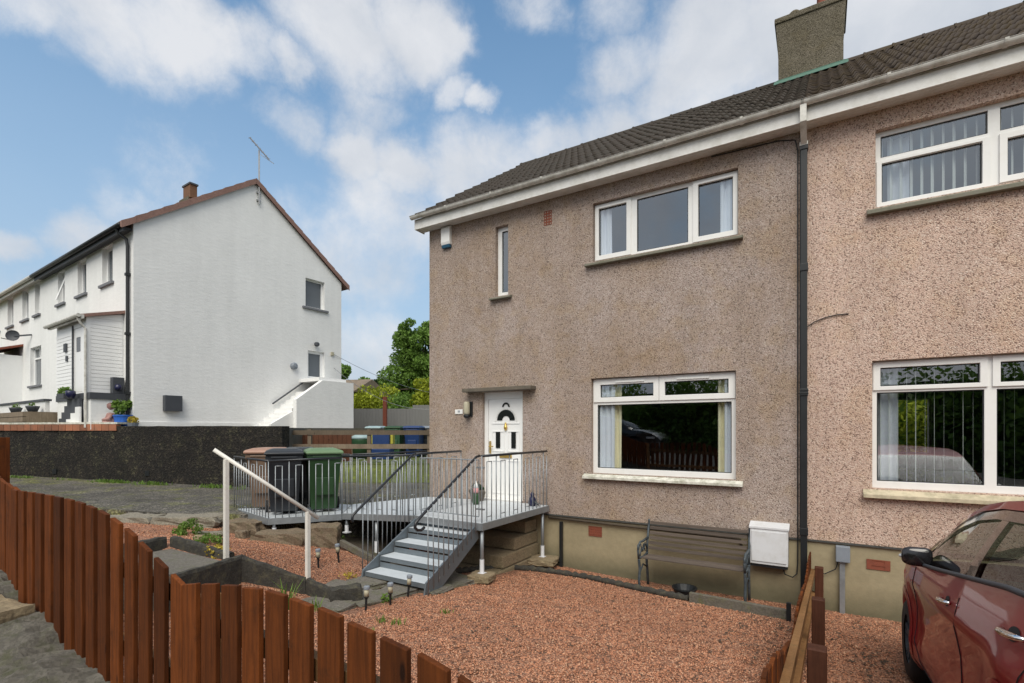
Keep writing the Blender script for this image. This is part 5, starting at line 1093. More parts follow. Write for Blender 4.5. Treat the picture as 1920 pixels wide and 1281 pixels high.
# safety gate at the head of the steps
mb = MB(); mb.tube([(-5.35,5.97,2.00),(-4.22,5.95,2.00)], .009, 6); mb.tube([(-5.35,5.97,1.18),(-4.22,5.95,1.18)], .009, 6)
for k in range(12): x = -5.35+1.13*k/11; mb.tube([(x,5.96,1.18),(x,5.96,2.0)], .0065, 6)
for z in (1.88,1.28): mb.box(-4.25,-4.12,5.93,5.97,z,z+.02)
build(mb, 'gate', MT['galv'], ac, smooth=False, merge=False)
# treads and stringers
TR = [(5.72,.945),(5.43,.79),(5.14,.635),(4.86,.48)]
for (y, z) in TR:
    mb = MB(); mb.box(-5.36,-4.28,y,y+.27,z-.008,z); tr = build(mb, 'tread', MT['galv_tread'], ac)
    mb = MB(); mb.box(-5.36,-4.28,y-.004,y+.0,z-.06,z+.001); mb.box(-5.36,-4.28,y+.271,y+.275,z-.01,z+.075); build(mb, 'nosing', MT['galv_side'], tr)
for x in (-5.39,-4.25):
    mb = MB(); w_ = .012
    pr = [(5.95,ZL-.02),(4.84,.50),(4.80,.30),(5.02,.30),(5.98,.86)]
    mb.add([(x-w_,p[0],p[1]) for p in pr]+[(x+w_,p[0],p[1]) for p in pr], [(4,3,2,1,0),(5,6,7,8,9)]+[(i,(i+1)%5,5+(i+1)%5,5+i) for i in range(5)]); st = build(mb, 'stringer', MT['galv_side'], ac)
for x, yt, yb, zb in ((-5.43,5.95,4.72,1.30),(-4.20,5.93,4.62,1.33)):
    mb = MB(); pts = [(x,yt+.02,2.06),(x,yt-.06,2.05),(x,yb+.05,zb+.02),(x,yb-.02,zb-.03),(x,yb-.03,zb-.08)]
    if x > -5: pts += [(x,yb+.01,zb-.12),(x+.01,yb+.07,zb-.13),(x+.02,yb+.12,zb-.10)]
    else: pts += [(x,yb-.025,zb-.12)]
    mb.tube(pts, .019, 10); hr = build(mb, 'handrail', MT['rail_black'], ac, smooth=True)
    mb = MB()
    n_ = 11
    for k in range(n_):
        y = yt-.12-(yt-.12-(yb+.18))*k/(n_-1); zt = 2.06-(2.06-zb)*(yt-.06-y)/(yt-.06-yb); zl = 1.02-(1.02-.40)*(5.9-y)/1.04
        mb.tube([(x+(.03 if x > -5 else -.03),y,zl-.0),(x+(.02 if x > -5 else -.02),y,zt)], .008, 6)
        if k % 2 == 0: mb.tube([(x+(.03 if x > -5 else -.03),y,zl+.03),(x,y+.06,zl+.05)], .006, 5)
    build(mb, 'balusters', MT['galv'], ac, smooth=True, merge=False)
legs = [(-4.16,5.95),(-4.16,7.80),(-5.40,5.99),(-5.40,7.5),(-6.82,5.78),(-7.47,4.88),(-8.85,5.2),(-7.55,6.4),(-6.2,5.86)]
for (x, y) in legs:
    zt = ZL-.05 if x > -5.5 else .97; zb = h(x,y)+.03
    if (x, y) == (-4.16,5.95): zb = .40
    if (x, y) == (-4.16,7.80): zb = .24
    if x == -6.82: zb = .74
    if x == -7.47: zb = .80
    if x == -8.85: zb = .95
    mb = MB(); mb.tube([(x,y,zb),(x,y,zt)], .028, 12); lg = build(mb, 'leg', MT['galv'], ac, smooth=True)
    if zt-zb > .12: mb = MB(); mb.tube([(x,y,zb-.02),(x,y,zb+min(.17,(zt-zb)*.4))], .033, 12); mb.box(x-.05,x+.05,y-.05,y+.05,zb-.04,zb-.022); build(mb, 'foot', MT['white_foot'], lg)
for (x, y, z, s) in ((-4.16,5.95,.37,.30),(-4.13,7.78,.21,.42)):
    build(rock_mb(x+.02, y-.03, z-.045, s*1.1, s, .10, .2, .02, 5, True, 4), 'pad_stone', MT['sandstone'], label='mossy stone pad under the %s leg of the steel landing' % ('front' if y < 7 else 'rear'), cat='stone')
# old stone steps under the landing
t = empty('stone_steps', (-4.7,7.0,.1), 'old sandstone steps underneath the steel landing', 'steps')
for k in range(4):
    mb = MB(); y0 = 6.35+.42*k; mb.box(-5.75+.02*k, -4.30-.03*k, y0, 8.0, .0+.21*k, .21+.21*k-.012); build(mb, 'step', MT['sandstone'], t, bevel=.018)
mb = MB(); mb.box(-5.9,-5.8,6.3,8.0,.0,.85); build(mb, 'cheek', MT['terracotta'], t, bevel=.01)
# things standing on the landing
t = empty('garden_gnome', (-5.55+.28,7.35,ZL), 'small figurine with green and white body and pink top on the landing', 'ornament'); mb = MB(); mb.lathe([(.05,0),(.07,.04),(.06,.16),(.045,.20)], 12); build(mb, 'body', MT['bin_green'], t, local=True, smooth=True)
mb = MB(); mb.lathe([(.03,.20),(.05,.23),(.05,.28),(.03,.31)], 12); build(mb, 'head', M('pink_paint', (.6,.3,.3), .6), t, local=True, smooth=True); mb = MB(); mb.lathe([(.045,.30),(.03,.36),(.005,.42)], 12); build(mb, 'hat', MT['upvc'], t, local=True, smooth=True)
for (x, y, s, lab) in ((-5.5+.42,7.72,1.0,'dark plant pot against the wall left of the door'),(-5.5,7.78,.8,'smaller dark plant pot next to the figurine')):
    if x > -5.2: x = -5.62+.1
    t = empty('plant_pot', (x,y,ZL), lab, 'pot'); mb = MB(); mb.lathe([(.10*s,0),(.14*s,.17*s),(.15*s,.17*s),(.15*s,.21*s),(.12*s,.21*s)], 16); build(mb, 'pot', MT['lintel'], t, local=True)
    V = foliage(70, [(0,0,.24*s,.10)], .04, int(s*50)); I = np.array(WM[t]); V = V @ I[:3,:3].T+I[:3,3]; leafobj(V, 'leaves', MT['leaf_dark'], t)
t = empty('garden_ornament', (-4.32,7.72,ZL), 'small dark blue bird ornament at the right end of the landing', 'ornament'); mb = MB(); mb.lathe([(.05,0),(.075,.05),(.06,.13),(.03,.17),(.04,.20),(.02,.24)], 12); build(mb, 'body', MT['navy'], t, local=True, smooth=True)
mb = MB(); mb.tube([(0,0,.10),(.10,-.02,.05),(.14,-.02,.02)], [.04,.025,.008], 8); build(mb, 'tail', MT['bin_black'], t, local=True, smooth=True)

# ------------------------------------------------------------------ white handrail beside the garden steps
t = empty('white_handrail', (-5.9,3.7,.6), 'white painted steel handrail on two posts beside the garden steps', 'handrail')
mb = MB(); q1 = Vector((-6.10,3.36,0)); q2 = Vector((-5.65,4.16,0)); dd = (q2-q1)
r1_ = q1-dd*.14+Vector((0,0,2.07+.13)); r2_ = q2+dd*.14+Vector((0,0,1.385-.10))
mb.tube([r1_, r2_], .024, 12); build(mb, 'rail', MT['white_paint'], t, smooth=True)
for q, z0, z1 in ((q1,.84,2.08),(q2,.40,1.38)):
    mb = MB(); mb.bar((q.x,q.y,z0), (q.x,q.y,z1), .05, .05); build(mb, 'post', MT['white_paint'], t, bevel=.004)
# concrete walls of the garden steps
def edgewall(pts, depth, th, name, parent, mat='conc_dark'):
    for i in range(len(pts)-1):
        a, b = Vector(pts[i]), Vector(pts[i+1]); d = Vector((b.x-a.x,b.y-a.y,0)).normalized(); nn = Vector((-d.y,d.x,0))*th
        m_ = MB(); n = max(2, int((b-a).length/.09)); vs = []
        for k in range(n+1):
            q = a.lerp(b, k/n); j = lambda s=.009: random.uniform(-s, s)
            vs += [(q.x+j(),q.y+j(),q.z-depth), (q.x+j(.006),q.y+j(.006),q.z-.03), (q.x+nn.x*.15,q.y+nn.y*.15,q.z+j()), (q.x+nn.x*.85,q.y+nn.y*.85,q.z+j()), (q.x+nn.x,q.y+nn.y,q.z-.02), (q.x+nn.x,q.y+nn.y,q.z-depth)]
        m_.add(vs, [(k*6+e,k*6+e+1,(k+1)*6+e+1,(k+1)*6+e) for k in range(n) for e in range(5)]+[(0,1,2,3,4,5),tuple(n*6+e for e in (5,4,3,2,1,0))])
        build(m_, name, MT[mat], parent, merge=False)
t = empty('garden_step_walls', (-5.9,3.2,.6), 'dark weathered concrete walls zigzagging beside the garden steps', 'wall')
edgewall([(-5.50,2.45,.97),(-5.80,3.40,.955)], .42, .09, 'wall_section', t)
edgewall([(-5.80,3.36,.955),(-5.34,3.90,.62),(-4.92,3.98,.50)], .38, .09, 'wall_section', t)
edgewall([(-7.15,2.75,1.05),(-7.22,3.22,1.055)], .35, .08, 'wall_section', t); edgewall([(-7.20,3.24,1.055),(-6.15,3.42,.93)], .30, .08, 'wall_section', t)
build(rock_mb(-4.86, 4.10, .40, .36, .20, .30, .9, .08, 11, True, 5), 'end_block', MT['conc_dark'], t)
t = empty('garden_steps', (-6.4,3.0,.5), 'worn concrete steps coming down from the front gate', 'steps')
for (x0,x1,y0,y1,z) in ((-7.18,-5.90,2.5,3.25,.90),(-7.0,-5.6,1.5,2.48,1.05)):
    m_ = MB(); m_.box(x0,x1,y0,y1,.3,z); build(m_, 'step', MT['slab'], t, bevel=.015)
# row of rocks along the drive edge
rocks = [(-9.76,3.86,.885,.80,.42,.25,.50,'rock_grey','long flat grey rock at the left end of the rock edging'),(-8.98,4.36,.90,1.02,.42,.22,.58,'rock_grey','pale flat rock second from the left in the rock edging'),
 (-7.98,4.72,.82,.60,.40,.28,.45,'rock','brown rock between the pale flat rock and the platform corner'),(-7.12,4.78,.71,.78,.45,.30,.60,'rock','broad brown sandstone block under the platform corner'),
 (-6.72,5.25,.74,.46,.42,.36,.75,'rock','upright mossy sandstone rock at the right end of the rock edging'),(-7.98,4.10,.84,.42,.16,.08,.5,'rock_grey','small flat dark stone set in the red gravel'),
 (-7.62,4.45,.80,.18,.16,.15,.2,'rock','small pointed pale stone leaning on the brown block')]
for i, (x,y,z,sx,sy,sz,rz,mt,lab) in enumerate(rocks): build(rock_mb(x,y,z,sx,sy,sz,rz,.09,40+i,True,5), 'rock', MT[mt], label=lab, cat='rock', smooth=False)
build(rock_mb(-7.1,3.55,.98,.14,.11,.09,.3,.08,71,False,3), 'rock', MT['sandstone'], label='small pinkish pebble beside the green weed', cat='rock')
build(rock_mb(-4.05,.88,1.30,.42,.26,.26,.1,.05,90,True,5), 'stone_block', MT['sandstone'], label='pale broken stone block at the foot of the front fence', cat='stone')
build(rock_mb(-3.86,.88,1.20,.26,.24,.18,.1,.07,91,True,5), 'stone_block', MT['conc_dark'], label='dark mossy block below the pale stone at the fence foot', cat='stone')
# low kerb beyond the rocks
mb = MB(); mb.bar((-6.45,5.35,.66),(-5.45,5.35,.42),.07,.10); build(mb, 'path_kerb', MT['conc_top'], label='thin concrete kerb running from the rocks towards the steel steps', cat='kerb', bevel=.01)
# edging of the gravel bed
E_ = [(-4.85,5.6),(-4.82,5.97),(-4.75,6.31),(-4.62,6.65),(-4.42,7.05),(-4.07,7.28),(-3.63,7.40),(-3.2,7.44),(-2.8,7.38),(-2.43,7.29),(-1.85,7.17),(-1.50,7.12)]
mb = MB(); pts = []
for i in range(len(E_)-1):
    for k in range(8):
        x = E_[i][0]+(E_[i+1][0]-E_[i][0])*k/8; y = E_[i][1]+(E_[i+1][1]-E_[i][1])*k/8; pts.append((x,y,h(x,y)+.035))
rs = [.045+.012*math.sin(i*2.4)+random.uniform(-.006,.008) for i in range(len(pts))]
mb.tube(pts, rs, 8); build(mb, 'log_edging', MT['conc_dark'], smooth=True, label='dark curved log edging round the back of the red gravel', cat='edging')
mb = MB(); mb.bar((-1.52,7.10,.13),(-.32,7.02,.13),.07,.20); build(mb, 'path_kerb', MT['conc_top'], label='straight mossy concrete kerb in front of the bench', cat='kerb', bevel=.01)
mb = MB(); mb.bar((-.33,6.95,.05),(-.33,6.95,.34),.05,.05); build(mb, 'ground_stake', MT['black_plastic'], label='short black stake at the end of the kerb by the side fence', cat='stake')

# ------------------------------------------------------------------ solar stake lights
def solar():
    t = empty('solar_light', (0,0,0), '', 'garden light', 'solar stake lights in the red gravel')
    mb = MB(); mb.lathe([(.004,-.06),(.012,0),(.014,.12),(.018,.14),(.030,.145),(.030,.155)], 12); build(mb, 'stake', MT['black_plastic'], t, local=True, smooth=False)
    mb = MB(); mb.lathe([(.028,.155),(.028,.235)], 12); build(mb, 'lens', MT['cream_light'], t, local=True, smooth=True)
    mb = MB(); mb.lathe([(.036,.235),(.036,.262),(.030,.27)], 12); build(mb, 'cap', MT['grey_box'], t, local=True)
    return t
sp_ = solar(); first = True
for x, y, lab in ((-5.95,4.55,'stake light nearest the lower white handrail post'),(-5.93,4.88,'stake light in the upper gravel, right of the one by the handrail'),(-4.36,3.96,'leftmost and lowest stake light in front of the steel steps'),
                  (-4.28,4.26,'middle stake light of the three at the foot of the steel steps'),(-4.40,4.68,'stake light just right of the bottom steel tread')):
    loc = (x,y,h(x,y))
    if first: sp_.location = loc; sp_['label'] = lab; first = False
    else: o = dup(sp_, loc, random.uniform(0,3), lab)
    (sp_ if x == -5.95 else o).rotation_euler = (random.uniform(-.08,.08), random.uniform(-.08,.08), 0)

# ------------------------------------------------------------------ bench against the wall
bx0, bx1 = -2.30, -.86; by = 7.36; bz = .10
t = empty('garden_bench', (-1.58,7.6,bz), 'weathered slatted garden bench with cast iron ends against the house wall', 'bench')
mb = MB()
for k in range(5): mb.box(bx0+.03, bx1-.03, by+.0+.082*k, by+.052+.082*k, bz+.42-.006*k+(.01 if k == 0 else 0), bz+.445-.006*k)
build(mb, 'seat', MT['bench'], t, bevel=.004)
mb = MB()
for k in range(6):
    z = bz+.485+.074*k; y = by+.40+.020*k; mb.bar((bx0+.03,y,z+.03),(bx1-.03,y,z+.03),.022,.043)
build(mb, 'backrest', MT['bench'], t)
for x in (bx0, bx1):
    mb = MB(); T = lambda pts, r=.016: mb.tube([(x,by+p[0],bz+p[1]) for p in pts], r, 8)
    T([(.02,0-.06),(.0,.12),(.035,.26),(-.01,.40),(-.01,.44)], .02); T([(.46,-.1),(.42,.12),(.38,.30),(.40,.44)], .02); T([(-.02,.43),(.2,.41),(.40,.42)], .018)
    T([(.40,.42),(.42,.6),(.48,.80),(.52,.90),(.50,.93)], .018); T([(-.02,.43),(-.05,.55),(.0,.63),(.05,.66),(.2,.65),(.42,.66)], .018); T([(.0,.63),(-.05,.63),(-.06,.58),(-.02,.56)], .014)
    T([(.05,.45),(.10,.55),(.2,.5),(.3,.6),(.38,.5)], .010); T([(.08,.62),(.14,.5),(.22,.6),(.3,.48)], .009); T([(.02,.2),(.2,.30),(.42,.2)], .012)
    build(mb, 'end_frame', MT['iron'], t, smooth=True)
t = empty('plant_tray', (-1.66,7.42,h(-1.66,7.42)), 'empty round dark plastic pot lying under the bench', 'pot'); mb = MB(); mb.lathe([(.12,0),(.16,.11),(.175,.11),(.175,.13),(.155,.13),(.11,.03)], 20); build(mb, 'pot', MT['black_plastic'], t, local=True)

# ------------------------------------------------------------------ front picket fence (stained boards)
def picket(x0, x1, y, zb, zt0, zt1, mat, parent, tw=.02, name='picket', axis='x'):
    mb = MB(); r = random.uniform(-.003,.003); n = 5; prof = [(x0,zb),(x1,zb)]
    for k in range(n+1):
        t = 1-k/n; prof.append((x0+(x1-x0)*t, zt0+(zt1-zt0)*t))
    if axis == 'x': vs = [(p[0],y+r,p[1]) for p in prof]+[(p[0],y+tw+r,p[1]) for p in prof]
    else: vs = [(y(p[0])+r,p[0],p[1]) for p in prof]+[(y(p[0])+tw+r,p[0],p[1]) for p in prof]
    m = len(prof); mb.add(vs, [tuple(range(m)), tuple(range(2*m-1,m-1,-1))]+[(i,m+i,m+(i+1)%m,(i+1)%m) for i in range(m)])
    return build(mb, name, mat, parent, bevel=.003)
ft = empty('front_fence', (-2,1.05,.95), 'dark orange stained board fence with arched top along the street', 'fence')
XT = [-4.30,-4.05,-3.85,-3.55,-3.30,-3.06,-2.86,-2.70,-2.56,-2.42,-2.25,-2.235]; ZT = [2.055,2.060,2.062,2.062,2.055,2.035,2.000,1.955,1.905,1.855,1.795,1.79]
XT2 = [-2.234,-2.18,-2.0,-1.8,-1.62,-1.45,-1.2,-1.0,-.8,-.5]; ZT2 = [1.792,1.806,1.838,1.858,1.865,1.862,1.838,1.812,1.775,1.70]
def fbot(x): return interp(x, [-4.4,-3.38,-3.08,-2.25,-1,0], [1.40,1.20,1.17,1.10,.98,.95])
x = -2.238; k = 0
while x > -4.33:
    a = x-.094; picket(a, x-.0, 1.05, fbot(x), interp(a,XT,ZT), interp(x-.002,XT,ZT), MT['fence'], ft); x -= .145
x = -2.230
while x < -.45:
    b = x+.106; picket(x, b, 1.05, fbot(x), interp(x,XT2,ZT2)+random.uniform(-.004,.004), interp(b,XT2,ZT2)+random.uniform(-.004,.004), MT['fence'], ft); x += .1415
for z0_, z1_, a, b in ((1.86,1.72,-4.35,-2.25),(1.45,1.36,-4.35,-2.25),(1.66,1.60,-2.2,-.4),(1.20,1.12,-2.2,-.4)):
    mb = MB(); mb.bar((a,1.10,z0_),(b,1.10,z1_),.04,.075); build(mb, 'rail', MT['fence_rail'], ft)
for (x, zt) in ((-2.26,1.72),(-.42,1.62),(-4.42,2.0)):
    mb = MB(); mb.bar((x,1.17,.7),(x,1.17,zt),.075,.075); build(mb, 'post', MT['fence_rail'], ft)
# section of fence left of the gate
f2 = empty('front_fence', (-5.6,1.5,1.3), 'stained board fence section falling away at the left edge of the photo', 'fence')
x = -4.40
for k in range(12):
    zt = 2.085+.0*k+ (.0 if k < 1 else 0) + interp(k, [0,1,2,3,4,5,11], [-.055,-.04,-.015,.02,.08,.12,.16])
    picket(x-.13, x, 1.10, 1.35+.03*k, zt+.03, zt, MT['fence'], f2); x -= .145
mb = MB(); mb.bar((-5.42,1.24,1.2),(-5.42,1.24,2.375),.10,.10); build(mb, 'post', MT['fence'], f2)

# ------------------------------------------------------------------ side fence between the two gardens
sf_ = empty('side_fence', (-.2,5.5,.4), 'low brown picket fence dividing the garden from the car parking', 'fence')
def sfx(y): return -.085-.015*(7.9-y)
ys = 7.86; n = 0
while ys > 1.5:
    gz = h(sfx(ys)-.0, ys); top = interp(ys, [1.5,1.9,2.45,2.9,3.37,3.7,4.1,4.5,5.0,5.6,6.4,7.2,7.9], [1.45,1.40,1.39,1.30,1.14,1.06,.93,.92,.95,.89,.76,.80,.80])
    y0 = ys-.11; zt = top+random.uniform(-.006,.006)
    picket(y0, ys, lambda q: sfx(q)-.045, gz+.04, zt+.004, zt, MT['fence'], sf_, axis='y'); ys -= .135
for dz in (.22,.52):
    mb = MB(); mb.bar((sfx(7.88)-.0,7.88,h(-.1,7.88)+dz),(sfx(1.6)-.0,1.6,h(-.3,1.6)+dz),.045,.07); build(mb, 'rail', MT['fence_rail'], sf_)
for (y, zt) in ((7.80,.62),(5.15,.96),(3.42,1.17),(2.0,1.35)):
    x = -.018; mb = MB(); mb.cbox(x-.05,x+.05,y-.05,y+.05,h(x,y)-.1,zt,.006); build(mb, 'post', MT['fence_dark'], sf_)

# ------------------------------------------------------------------ weeds
def tuft(x, y, z, n, ht, sp, mat, label, name='weed_tuft', cat='weed', seed=0, leafy=False):
    r = random.Random(seed); mb = MB()
    if leafy:
        cl = [(x+r.uniform(-sp,sp), y+r.uniform(-sp*.7,sp*.7), z+r.uniform(.02,ht*.8), .06) for _ in range(14)]
        o = bpy.data.objects.new('tmp', None); V = foliage(n, cl, .022, seed); I = Matrix.Translation((x,y,z)); V = V-np.array([x,y,z])
        me = leafobj(V, name, mat, None, label=label, cat=cat); me.location = (x,y,z); return me
    for _ in range(n):
        a = r.uniform(0,6.28); q = Vector((x+r.uniform(-sp,sp)*.5, y+r.uniform(-sp,sp)*.5, z)); hh = ht*r.uniform(.5,1.1); d = Vector((math.cos(a),math.sin(a),0)); s = Vector((-d.y,d.x,0))*.004*(1+hh*3)
        p1 = q+d*hh*.15+Vector((0,0,hh*.55)); p2 = q+d*hh*r.uniform(.3,.7)+Vector((0,0,hh*.95)); mb.add([tuple(q-s),tuple(q+s),tuple(p1+s),tuple(p1-s),tuple(p2)], [(0,1,2,3),(3,2,4)])
    return build(mb, name, mat, label=label, cat=cat, merge=False)
def gz(px, py):
    z = .4
    for _ in range(25):
        d = ray(px,py); t_ = (z-2.43)/d.z; q = d*t_; z = h(q.x, q.y)
    return q.x, q.y, z
x, y, z = gz(352,1003); tuft(x,y,z,900,.22,.24,MT['leaf_weed'],'bright green leafy weed growing beside the pale flat rock',seed=1,leafy=True)
x, y, z = gz(388,1018); tuft(x,y,z,350,.10,.16,MT['leaf_weed'],'low green weed spreading towards the white post',seed=2,leafy=True)
x, y, z = gz(408,1040); tuft(x,y,z,300,.08,.12,MT['leaf_yelweed'],'yellow stonecrop at the foot of the tall white post',seed=3,leafy=True)
x, y, z = gz(630,1018); tuft(x,y,z,160,.08,.10,MT['leaf_weed'],'green weed under the upright mossy rock',seed=4,leafy=True)
tuft(-4.75,3.25,.56,26,.33,.08,MT['leaf_weed'],'long bladed green grass tuft behind the front fence',seed=5)
tuft(-4.55,3.45,.52,14,.2,.1,MT['leaf_weed'],'thin grass blades beside the concrete end block',seed=6)
for i, (px, py, lab) in enumerate(((838,1150,'green weed in the middle of the red gravel'),(745,1172,'small green weed near the fence top, right of its neighbour'),(717,1167,'tiny green weed nearest the stake lights'),(690,1190,'green blades poking up behind the fence boards'),(925,1010,'') )[:4]):
    x, y, z = gz(px,py); tuft(x,y,z,22,.07,.10,MT['leaf_weed'],lab,seed=10+i)
x, y, z = gz(727,1128); tuft(x,y,z,90,.05,.05,MT['leaf_weed'],'low green moss at the foot of the middle stake light',seed=21,leafy=True)
x, y, z = gz(652,1084); tuft(x,y,z,70,.05,.08,MT['leaf_yelweed'],'pale yellow weed below the upper stake lights',seed=22,leafy=True)
# moss and grass strip at the foot of the dark wall and over the drive
V = []
r = np.random.default_rng(77); n = 2600; tt = r.uniform(0,1,n)**1.0; base = np.array([[-18.3,4.4]])+(np.array([[-11.6,6.9]])-np.array([[-18.3,4.4]]))*tt[:,None]; keep = (np.sin(tt*31)+np.sin(tt*13+1)+r.normal(0,.4,n)) > .3
base = base[keep]; n = len(base); base += np.stack([r.normal(0,.05,n), -np.abs(r.normal(0,.12,n))], 1); a = r.uniform(0,6.28,n); hh = r.uniform(.02,.09,n); d = np.stack([np.cos(a),np.sin(a)],1); s = np.stack([-d[:,1],d[:,0]],1)*.012
z0 = np.full((n,1),1.06)+.0*a[:,None]; zz = np.interp(base[:,0], [-19,-13,-11], [1.18,1.08,1.02])[:,None]
P0 = np.hstack([base-s, zz]); P1 = np.hstack([base+s, zz]); P2 = np.hstack([base+s*.4+d*hh[:,None]*.4, zz+hh[:,None]]); P3 = np.hstack([base-s*.4+d*hh[:,None]*.4, zz+hh[:,None]])
leafobj(np.stack([P0,P1,P2,P3],1).reshape(-1,3), 'grass_strip', MT['leaf_weed'], None, kind='stuff', label='mossy grass growing along the foot of the dark retaining wall', cat='grass')

# ------------------------------------------------------------------ loose red chips over the garden
def scatter():
    r = np.random.default_rng(5); N_ = 260000
    x = r.uniform(-9.6,2.6,N_); y = r.uniform(1.2,7.97,N_)
    rt = .852*x+.523*y; fw = -.523*x+.852*y; px = 960+943*rt/np.maximum(fw,.1)
    ok = (fw > .6) & (px > -60) & (px < 1760)
    dist = np.hypot(x, y); ok &= r.uniform(0,1,N_) < np.clip(3.9/dist, .25, 1)
    ok &= ~((x < -4.35) & (y > 3.7) & (x > -5.6) & (y < 6.3)); ok &= ~((x < -4.9) & (y > 5.3) & (x > -6.2))
    ok &= ~((x < -5.3) & (y < 3.3)); ok &= ~((x < -4.2) & (y > 6.3) & (x > -5.9))
    cross = (x+9.75)*(5.35-4.15)-(y-4.15)*(-7.6+9.75); ok &= ~((x < -6.5) & (cross < -.35)); ok &= ~((x < -6.3) & (y > 5.0))
    ok &= ~((x > .62) & (y < 6.3)); ok &= ~((x < -5.6) & (y < 3.45) & (x > -7.3)); ok &= ~((x < -4.7) & (y > 4.95) & (x > -5.9))
    x, y = x[ok], y[ok]; n = len(x); z = H(x,y); s = r.uniform(.006,.0125,n)*np.where(r.uniform(0,1,n) < .05, 1.5, 1)
    base = np.array([[1,0,0],[0,1,0],[-1,0,0],[0,-1,0],[0,0,1],[0,0,-1]], float)
    V = base[None]*(1+r.uniform(-.35,.35,(n,6,1)))+r.normal(0,.12,(n,6,3)); V *= (s[:,None]*np.stack([np.ones(n), r.uniform(.6,1,n), r.uniform(.45,.8,n)],1))[:,None,:]
    a = r.uniform(0,6.28,n); b = r.uniform(-.6,.6,n); ca, sa, cb, sb = np.cos(a), np.sin(a), np.cos(b), np.sin(b)
    X = V[...,0]*ca[:,None]-V[...,1]*sa[:,None]; Y = V[...,0]*sa[:,None]+V[...,1]*ca[:,None]; Z = V[...,2]
    Y2 = Y*cb[:,None]-Z*sb[:,None]; Z2 = Y*sb[:,None]+Z*cb[:,None]
    P = np.stack([X+x[:,None], Y2+y[:,None], Z2+(z+s*.25)[:,None]], 2).reshape(-1,3)
    F_ = np.array([[0,1,4],[1,2,4],[2,3,4],[3,0,4],[1,0,5],[2,1,5],[3,2,5],[0,3,5]]); F = (F_[None]+6*np.arange(n)[:,None,None]).reshape(-1)
    me = bpy.data.meshes.new('gravel_chips'); me.vertices.add(len(P)); me.vertices.foreach_set('co', P.ravel()); me.loops.add(len(F)); me.loops.foreach_set('vertex_index', F)
    m = len(F)//3; me.polygons.add(m); me.polygons.foreach_set('loop_start', np.arange(0,len(F),3)); me.polygons.foreach_set('loop_total', np.full(m,3)); me.update(); me.materials.append(MT['chips'])
    o = bpy.data.objects.new('gravel_chips', me); COL.objects.link(o); props(o, 'loose red stone chips covering the front garden beds', 'gravel', kind='stuff')
scatter()

V = []; r = np.random.default_rng(9)
cx_ = np.concatenate([r.uniform(-.9,-.25,60), r.uniform(.1,.6,70), r.uniform(-4,-.4,60)]); cy2 = np.concatenate([r.uniform(4.8,6.9,60), r.uniform(4,7.6,70), r.uniform(3.6,7.2,60)])
for x_, y_ in zip(cx_, cy2):
    z_ = h(x_,y_)+.016
    for _ in range(r.integers(2,7)):
        q = np.array([x_+r.normal(0,.018), y_+r.normal(0,.018), z_]); a = r.uniform(0,6.28); d = np.array([math.cos(a),math.sin(a),r.uniform(-.2,.3)])*.013; e_ = np.array([-math.sin(a),math.cos(a),r.uniform(-.3,.3)])*.009; V += [q-d,q+e_,q+d,q-e_]
leafobj(np.array(V), 'leaf_litter', MT['bark'], None, kind='stuff', label='dark dead leaves scattered over the red gravel', cat='leaf litter')
# ------------------------------------------------------------------ cars
def sx_at(y, z):
    """half width of the body side at length y (front +) and height z"""
    w_ = interp(y, [-2.2,-2.05,-1.8,-1.3,-.5,.6,1.3,1.75,2.0,2.2,2.32], [.60,.76,.86,.905,.92,.92,.91,.885,.83,.74,.58])
    d = interp(z, [.16,.22,.30,.42,.55,.70,.80,.87,.92,.97,1.03,1.10,1.2], [-.14,-.07,-.022,-.012,-.028,-.024,-.008,.006,-.006,-.016,-.034,-.055,-.08])
    fl = sum(.028*math.exp(-((math.hypot(y-yc, z-.36)-.42)/.10)**2) for yc in (1.43,-1.32)) if z < .9 else 0
    return w_+d+fl
def belt(y): return interp(y, [-2.2,-2.0,-1.6,-1.13,-.5,.3,.8,1.35,1.75,2.05,2.22,2.32], [.98,1.10,1.155,1.15,1.11,1.06,1.035,1.01,.97,.88,.76,.62])
def roofz(y): return interp(y, [-2.15,-2.0,-1.6,-1.0,-.33,.05,.35,.65,.95,1.2,1.38], [1.10,1.30,1.50,1.565,1.578,1.555,1.505,1.42,1.305,1.17,1.045])
